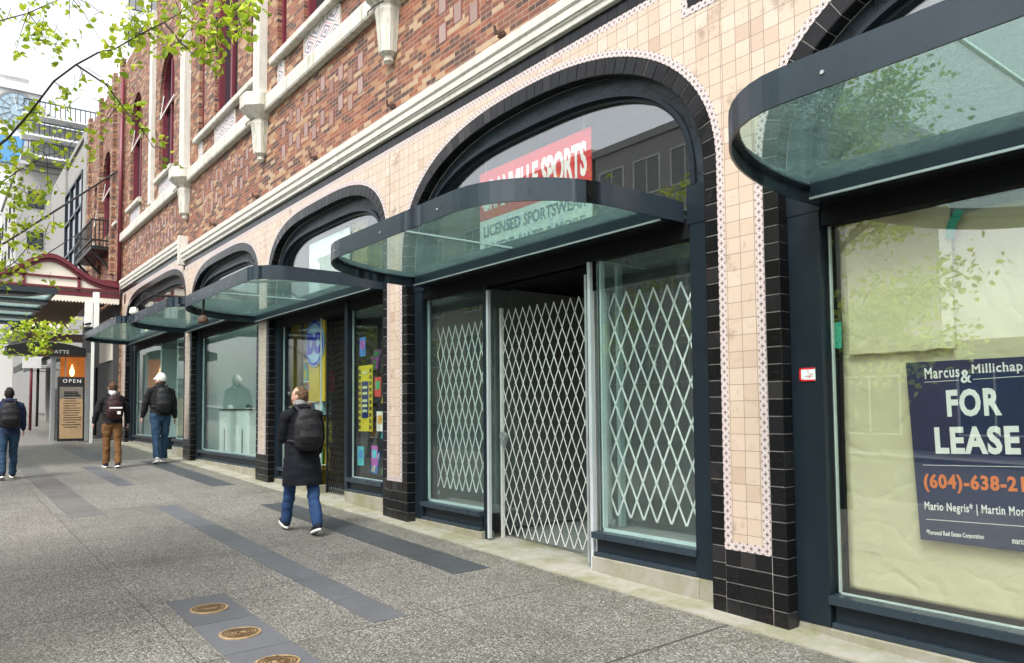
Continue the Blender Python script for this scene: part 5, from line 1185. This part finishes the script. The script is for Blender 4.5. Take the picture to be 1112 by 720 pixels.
# concrete neighbour with a big shop window upstairs
t=thing('concrete_building','plain grey concrete building with a tall upstairs window beyond the brick building','building',(7,36,gz(4.5,36)))
b=MB(); b.box(4.5,13,31.45,42,2.0,10.6); b.box(4.40,4.5,31.5,32.3,4.5,10.8); b.box(4.40,4.5,37.2,42,4.5,10.8); b.box(4.42,13,31.45,42,10.6,10.8); b.build('wall',M['concrete'],t)
b=MB(); b.box(4.44,4.56,32.5,37.0,5.0,9.3); b.build('window',M['darkglass'],t)
b=MB()
for y in (32.5,34.0,35.5,37.0): b.box(4.38,4.5,y-.06,y+.06,5.0,9.3)
for z in (5.0,6.6,8.0,9.3): b.box(4.38,4.5,32.5,37.0,z-.05,z+.05)
b.build('window_frame',M['steel'],t)
b=MB(); b.box(4.5,13,31.45,42,gz(4.5,31)-.2,2.0); b.build('ground_storey',M['greycl'],t)
b=MB()
for i,y in enumerate((31.8,33.2,34.6,36.0,37.6,39.2,41)): b.box(4.25,4.5,y-.22,y+.22,gz(4.5,y)-.1,2.2)
b.build('column',M['concrete'],t)
b=MB()
for i,y in enumerate((32.5,33.9,35.3,36.8,38.4,40.1)): b.box(4.42,4.5,y-.5,y+.5,gz(4.5,y)+.1,1.8)
b.build('shop_window',M['darkglass'],t)
b=MB(); b.hexa([(2.9,42.5,4.0),(4.5,42.5,4.0),(4.5,42.5,7.2),(4.4,42.5,7.2),(2.9,52,4.0),(4.5,52,4.0),(4.5,52,7.2),(4.4,52,7.2)]); o=b.build('sloped_awning',M['steel'],fixn=True); tag(o,'dark sloped glazed awning on the far shops beyond the concrete building','awning')
t=block('apartment_block','pale grey apartment block with stacked balconies beyond the concrete building',4.3,13,60,74,16.6,M['greycl2'],['-y','-x'],3,[4,4],8.5,2.8,.8,1.0,frame=False)
b=MB(); b.box(5.0,13.2,59.6,73,16.95,19.8); b.build('penthouse',M['greycl'],t)
for k,z in enumerate((17.2,18.6,20.0)):
    b=MB(); b.box(4.4,9.5,58.6,60,z,z+.15); bal=b.build('balcony',M['pale'],t); r=MB()
    for i in range(18): x=4.45+i*.3; r.bar((x,58.62,z+.1),(x,58.62,z+1.0),.05)
    r.bar((4.4,58.62,z+1.0),(9.5,58.62,z+1.0),.07); r.build('railing',M['steel_lt'],bal)
t=thing('clock_tower','white tower with a large round blue clock face against the sky','tower',(8,134,3))
b=MB(); b.box(-6,11.9,130,142,3,47.5); b.box(-6.3,12.2,129.6,142.2,47.5,48.6); b.box(-4,10.5,130.5,142,48.6,49.6); b.prism([(6.5,129.9,49.5),(10.5,129.9,49.5),(8.5,129.9,51)],(0,3,0)); b.build('wall',M['pale'],t)
cy,cx,cz=129.85,9.0,44.6; n=48
d=MB(); d.prism([(cx+2.6*math.cos(2*math.pi*i/n),cy,cz+2.6*math.sin(2*math.pi*i/n)) for i in range(n)],(0,.2,0)); cf=d.build('clock_face',simple('clock_blue',(.34,.47,.56),.4),t,fixn=True)
r=MB()
for q0,q1 in ((2.45,2.75),(.9,1.0),(1.75,1.85)):
    for i in range(n):
        a0,a1=2*math.pi*i/n,2*math.pi*(i+1)/n; f=lambda q,a_:(cx+q*math.cos(a_),cy-.06,cz+q*math.sin(a_)); r.quad(f(q0,a0),f(q1,a0),f(q1,a1),f(q0,a1))
for k in range(12): a_=2*math.pi*k/12; r.bar((cx+.9*math.cos(a_),cy-.06,cz+.9*math.sin(a_)),(cx+2.5*math.cos(a_),cy-.06,cz+2.5*math.sin(a_)),.11,.05)
r.build('dial',M['greycl'],cf)
h=MB(); h.bar((cx,cy-.12,cz),(cx+1.5,cy-.12,cz+.8),.16,.05); h.bar((cx,cy-.12,cz),(cx-.4,cy-.12,cz+2.1),.12,.05); h.build('clock_hand',M['white'],cf)
b=MB(); b.box(5.5,11,129.5,129.95,36.5,40.5); b.build('construction_net',simple('blue_net',(.10,.30,.58),.6),t)
for k in range(3): b=MB(); b.box(-5,11.95,129.8,130,38.5-5*k,39.2-5*k); b.build('ledge',M['pale'],t)
block('office_block','small white and blue office block far down the street at the left edge',1.5,6.0,90,100,20,'pale',['-y'],5,[4],3.5,3.2,.9,1.7,frame=False)
block('glass_tower','pale high rise with rows of grey windows rising behind the brick parapet',15.9,34,90,104,70,'pale',['-y'],5,[8],36.5,4.2,1.3,2.2,frame=False,glass='greycl')
# maroon gabled marquee
def marquee():
    y=25.0; t=thing('gabled_marquee','maroon and cream marquee with curved gable top projecting over the pavement','marquee',(3,y,3.4))
    def top(x): return 3.86+ .72*math.exp(-((x-2.62)/.85)**2)+.0*(x)
    xs=[.6+(4.42-.6)*i/40 for i in range(41)]
    b=MB(); b.prism([(x,y,3.5) for x in (.6,4.42)]+[(x,y,top(x)-.1) for x in reversed(xs)],(0,.25,0)); b.build('panel',M['creamp'],t,fixn=True)
    f=MB()
    for a,c_ in zip(xs[:-1],xs[1:]):
        for off,yo,hh in ((0,-.12,.13),(-.13,-.05,.10)):
            f.hexa([(a,y+yo,top(a)+off-hh),(c_,y+yo,top(c_)+off-hh),(c_,y+.3,top(c_)+off-hh),(a,y+.3,top(a)+off-hh),(a,y+yo,top(a)+off),(c_,y+yo,top(c_)+off),(c_,y+.3,top(c_)+off),(a,y+.3,top(a)+off)])
    f.box(.6,4.42,y-.06,y+.1,3.42,3.56); f.box(.6,4.42,y-.10,y+.1,3.60,3.66); f.box(.6,4.42,y-.04,y+.1,3.90,3.96)
    for x in (2.0,3.36): f.box(x-.04,x+.04,y-.04,y+.1,3.5,top(x)-.1)
    f.build('moulding',M['maroon'],t,fixn=True)
    r=MB(); r.box(.6,4.42,y+.25,y+6,3.5,3.62); r.build('roof',M['maroon'],t)
    v=MB(); n=30
    for i in range(n):
        a=1.9+(4.42-1.9)*i/n; c_=1.9+(4.42-1.9)*(i+1)/n; m_=(a+c_)/2
        v.prism([(a,y-.05,3.41),(c_,y-.05,3.41),(c_,y-.05,3.27),(m_,y-.05,3.22),(a,y-.05,3.27)],(0,.02,0))
    v.build('valance',M['creamp'],t,fixn=True)
    s_=MB(); s_.hexa([(2.3,y,3.28),(3.6,y,3.28),(3.6,y,3.33),(2.3,y,3.33),(2.3,y+4,2.95),(3.6,y+4,2.95),(3.6,y+4,3.0),(2.3,y+4,3.0)]); s_.build('striped_soffit',simple('brown_canvas',(.12,.085,.05),.8,var=.35,scale=9),t,fixn=True)
    gm=mk_glow('warm_bulb',(1,.8,.5),(1,.7,.35),2.0)
    for i in range(6): bl=MB(); bl.lathe([(.01,-.05),(.035,-.03),(.035,.02),(.02,.05)],(2.35+i*.24,y+3.8,2.9),8); bl.build('bulb',gm,t)
    c_=MB(); c_.box(4.35,4.5,y+.3,y+6.3,gz(4.5,26),3.3); c_.build('entrance_wall',M['int_dark'],t)
    c_=MB(); c_.box(4.30,4.349,y+.4,y+2.4,1.6,2.9); c_.build('cream_panel',M['creamp'],t)
    c_=MB(); c_.box(4.30,4.349,y+3.0,y+3.9,gz(4.5,26),1.5); c_.build('door',M['steel_dk'],t)
marquee()
# white column with bands, lit window, boards
t=thing('street_column','slim white column with dark bands standing before the marquee','column',(3.62,24.3,gz(3.6,24.3)))
b=MB(); b.box(3.60,3.67,24.2,24.28,gz(3.6,24.3),2.2); b.build('shaft',M['white'],t); b=MB(); b.box(3.42,3.60,24.1,24.3,2.45,3.2); b.box(3.62,3.76,24.1,24.3,2.3,3.45); b.build('blade',M['white'],t)
b=MB()
for z in (2.2,2.35,2.5): b.bar((3.40,24.05,z),(3.78,24.2,z+.12),.03,.05)
b.build('band',M['steel'],t)
t=thing('menu_board','brown and black sandwich board headed open, standing by the entrance','sign board',(3.22,25.0,gz(3.2,25)))
z0=gz(3.2,25)+.04
b=MB(); b.hexa([(2.88,24.85,z0),(3.56,24.85,z0),(3.56,24.90,z0),(2.88,24.90,z0),(2.88,25.0,1.05),(3.56,25.0,1.05),(3.56,25.05,1.05),(2.88,25.05,1.05)]); b.build('frame',M['iron'],t,fixn=True)
def onb(z): return 24.835+ (z-z0)/(1.05-z0)*.15
b=MB(); b.quad((2.93,onb(z0+.08),z0+.08),(3.51,onb(z0+.08),z0+.08),(3.51,onb(.76),.76),(2.93,onb(.76),.76)); b.build('poster',simple('kraft_poster',(.36,.24,.13),.6,var=.25,scale=3),t)
b=MB(); b.quad((2.93,onb(.42)-.002,.42),(3.51,onb(.42)-.002,.42),(3.51,onb(.76)-.002,.76),(2.93,onb(.76)-.002,.76)); b.build('poster_head',simple('grey_poster',(.16,.14,.12),.6,var=.3,scale=8),t)
b=MB()
for i in range(16):
    z=.62-i*.068
    if z<z0+.15: break
    l=random.uniform(.12,.24); xx=3.22+random.uniform(-.03,.03); b.box(xx-l,xx+l,onb(z)-.006,onb(z)-.004,z,z+(.05 if i in(1,2) else .016))
b.build('print',M['iron'],t)
text('OPEN',.15,(3.0,onb(.85)-.004,.85),M['ink_white'],t,face='Y',sx=1.0,space=1.35)
t=thing('lit_window','glowing orange lit display window above the sandwich board','window',(3.3,26.2,.9))
b=MB(); b.box(3.1,3.72,26.25,26.4,.75,1.70); b.build('panel',mk_glow('orange_glow',(.65,.19,.03),(.10,.03,.01),.5),t)
b=MB(); b.lathe([(.02,-.14),(.06,-.08),(.07,.02),(.03,.14),(.015,.22)],(3.38,26.15,1.25),14); b.build('lamp',mk_glow('lamp_glow',(1,.7,.35),(1,.5,.15),1.5),t,smooth=True)
b=MB(); b.box(2.85,2.95,26.1,26.4,-.85,1.85); b.box(3.75,3.85,26.1,26.4,-.85,1.85); b.box(2.95,3.75,26.2,26.4,-.85,.74); b.box(3.2,3.23,26.18,26.24,.75,1.75); b.build('frame',M['alu'],t)
t=thing('hanging_sign','dark curved hanging sign with brown letters and a yellow diamond under the marquee','sign',(2.7,25.9,1.9))
b=MB(); pts=[(1.7+i*.1,1.95+.16*math.sin(math.pi*i/20)) for i in range(21)]
b.prism([(x,25.8,z) for x,z in pts]+[(3.7,25.8,1.72),(1.7,25.8,1.72)],(0,.9,0)); b.build('canopy',M['iron'],t,fixn=True)
b=MB(); b.box(2.15,3.6,25.75,25.82,2.12,2.36); b.build('name_board',simple('brown_board',(.05,.025,.015),.6),t); text('ING',.2,(2.3,25.74,2.14),simple('copper_letters',(.45,.16,.05),.5),t,face='Y',sx=1.0)
b=MB(); b.prism([(2.35,25.77,1.83),(2.62,25.77,1.63),(2.89,25.77,1.83),(2.62,25.77,2.03)],(0,.03,0)); b.build('diamond',M['iron'],t,fixn=True)
b=MB()
for q in (.05,.12): 
    for (sx_,sz_) in ((1,1),(1,-1),(-1,1),(-1,-1)): b.bar((2.62+sx_*q*1.9,25.76,1.83),(2.62,25.76,1.83+sz_*q*1.4),.025,.01)
b.build('diamond_lines',simple('gold_paint',(.5,.26,.03),.5),t); text('ATTE',.15,(2.86,25.76,1.74),M['white'],t,face='Y',sx=1.1)
# glass shelter over the kerb side at the left
t=thing('glass_shelter','grey steel shelter roof with pale glass panels at the left edge of the photo','shelter',(.4,20,gz(.4,20)))
b=MB(); b.box(-1.2,1.9,16.75,16.85,2.30,2.40); b.hexa([(-1.2,16.85,2.18),(1.4,16.85,2.25),(1.9,16.85,2.37),(-1.2,16.85,2.39),(-1.2,17.3,2.2),(1.4,17.3,2.27),(1.9,17.3,2.37),(-1.2,17.3,2.39)])
for y in (18.4,19.9,21.5,23.0): b.box(-1.2,1.9,y-.22,y+.22,2.30,2.42)
b.box(1.84,1.90,16.8,23.2,2.33,2.42); b.build('roof_frame',M['steel_lt'],t,fixn=True)
b=MB()
for a,c_ in ((17.3,18.18),(18.62,19.68),(20.12,21.28),(21.72,22.78)): b.box(-1.2,1.84,a,c_,2.36,2.375)
b.build('roof_glass',mk_glass('shelter_glass',(.75,.86,.84),.05,.8,.05,.35,(.6,.72,.70)),t)
b=MB()
for y in (17.2,22.8): b.tube([(.2,y,gz(.2,y)),(.2,y,2.32)],.06,12)
b.build('post',M['steel_lt'],t,smooth=True)
for (y0,y1,z,lb) in ((33.0,36.4,1.9,'dark sloping shop awning just beyond the marquee, under the concrete building'),(37.4,41.2,2.05,'farther dark sloping shop awning under the concrete building')):
    t=thing('shop_awning',lb,'awning',(4.4,(y0+y1)/2,z),'dark awnings along the far shopfronts')
    b=MB(); b.hexa([(3.0,y0,z),(4.4,y0,z+.55),(4.4,y0,z+.62),(3.0,y0,z+.07),(3.0,y1,z),(4.4,y1,z+.55),(4.4,y1,z+.62),(3.0,y1,z+.07)]); b.build('cover',M['steel'],t,fixn=True)
    b=MB(); b.box(2.98,3.02,y0,y1,z-.22,z+.05); b.build('valance',M['iron'],t)
    for y in (y0+.1,y1-.1): b=MB(); b.bar((3.05,y,z-.02),(4.4,y,z-.1),.04); b.build('arm',M['alu'],t)
# guy wires
for p,q,lb in (((4.42,25.5,7.47),(-1.5,20.0,1.4),'black guy wire running from the brick wall down to the left'),((4.3,30.0,6.6),(-1.0,23,1.3),'thin lower guy wire running from the balcony down to the left')):
    b=MB(); b.tube([p,(tuple((a+c_)/2-(.05 if i==2 else 0) for i,(a,c_) in enumerate(zip(p,q)))),q],.028 if 'black' in lb else .016,6); tag(b.build('guy_wire',M['iron']),lb,'cable')
# street furniture far away on the left
for (x,y,h,m_,lb) in ((2.95,33,3.2,'maroon','brown post with street signs far down the pavement'),(3.45,36,3.4,'iron','slim dark pole beside the grey shop column far down the pavement')):
    t=thing('sign_post',lb,'post',(x,y,gz(x,y))); b=MB(); b.tube([(x,y,gz(x,y)),(x,y,gz(x,y)+h)],.05,10); b.build('pole',M[m_],t,smooth=True); b=MB(); b.box(x-.3,x+.3,y-.1,y-.05,gz(x,y)+h-.9,gz(x,y)+h-.5); b.build('plate',M['pale'],t)
# ------------------------------------------------------------------ across the street (seen mirrored in the shop glass)
block('opposite_building','low brown brick building across the street',-28,-16.6,-20,15,1.7,'redbr',['+x'],1,[9],-.9,3.0,2.0,1.9)
block('opposite_building','grey apartment building with white framed windows across the street',-28,-16.6,15.3,26.5,12.4,'greycl3',['+x'],4,[5],1.2,2.9,1.5,1.6,glass='greycl')
block('opposite_building','long beige building across the street farther along',-28,-16.6,26.8,60,12.6,'beige',['+x'],3,[8],2.8,3.2,1.5,1.7)
block('opposite_building','pale building across the street behind the camera',-28,-16.6,-50,-20.3,12,'pale',['+x'],3,[7],1.8,3.3,1.6,1.9)
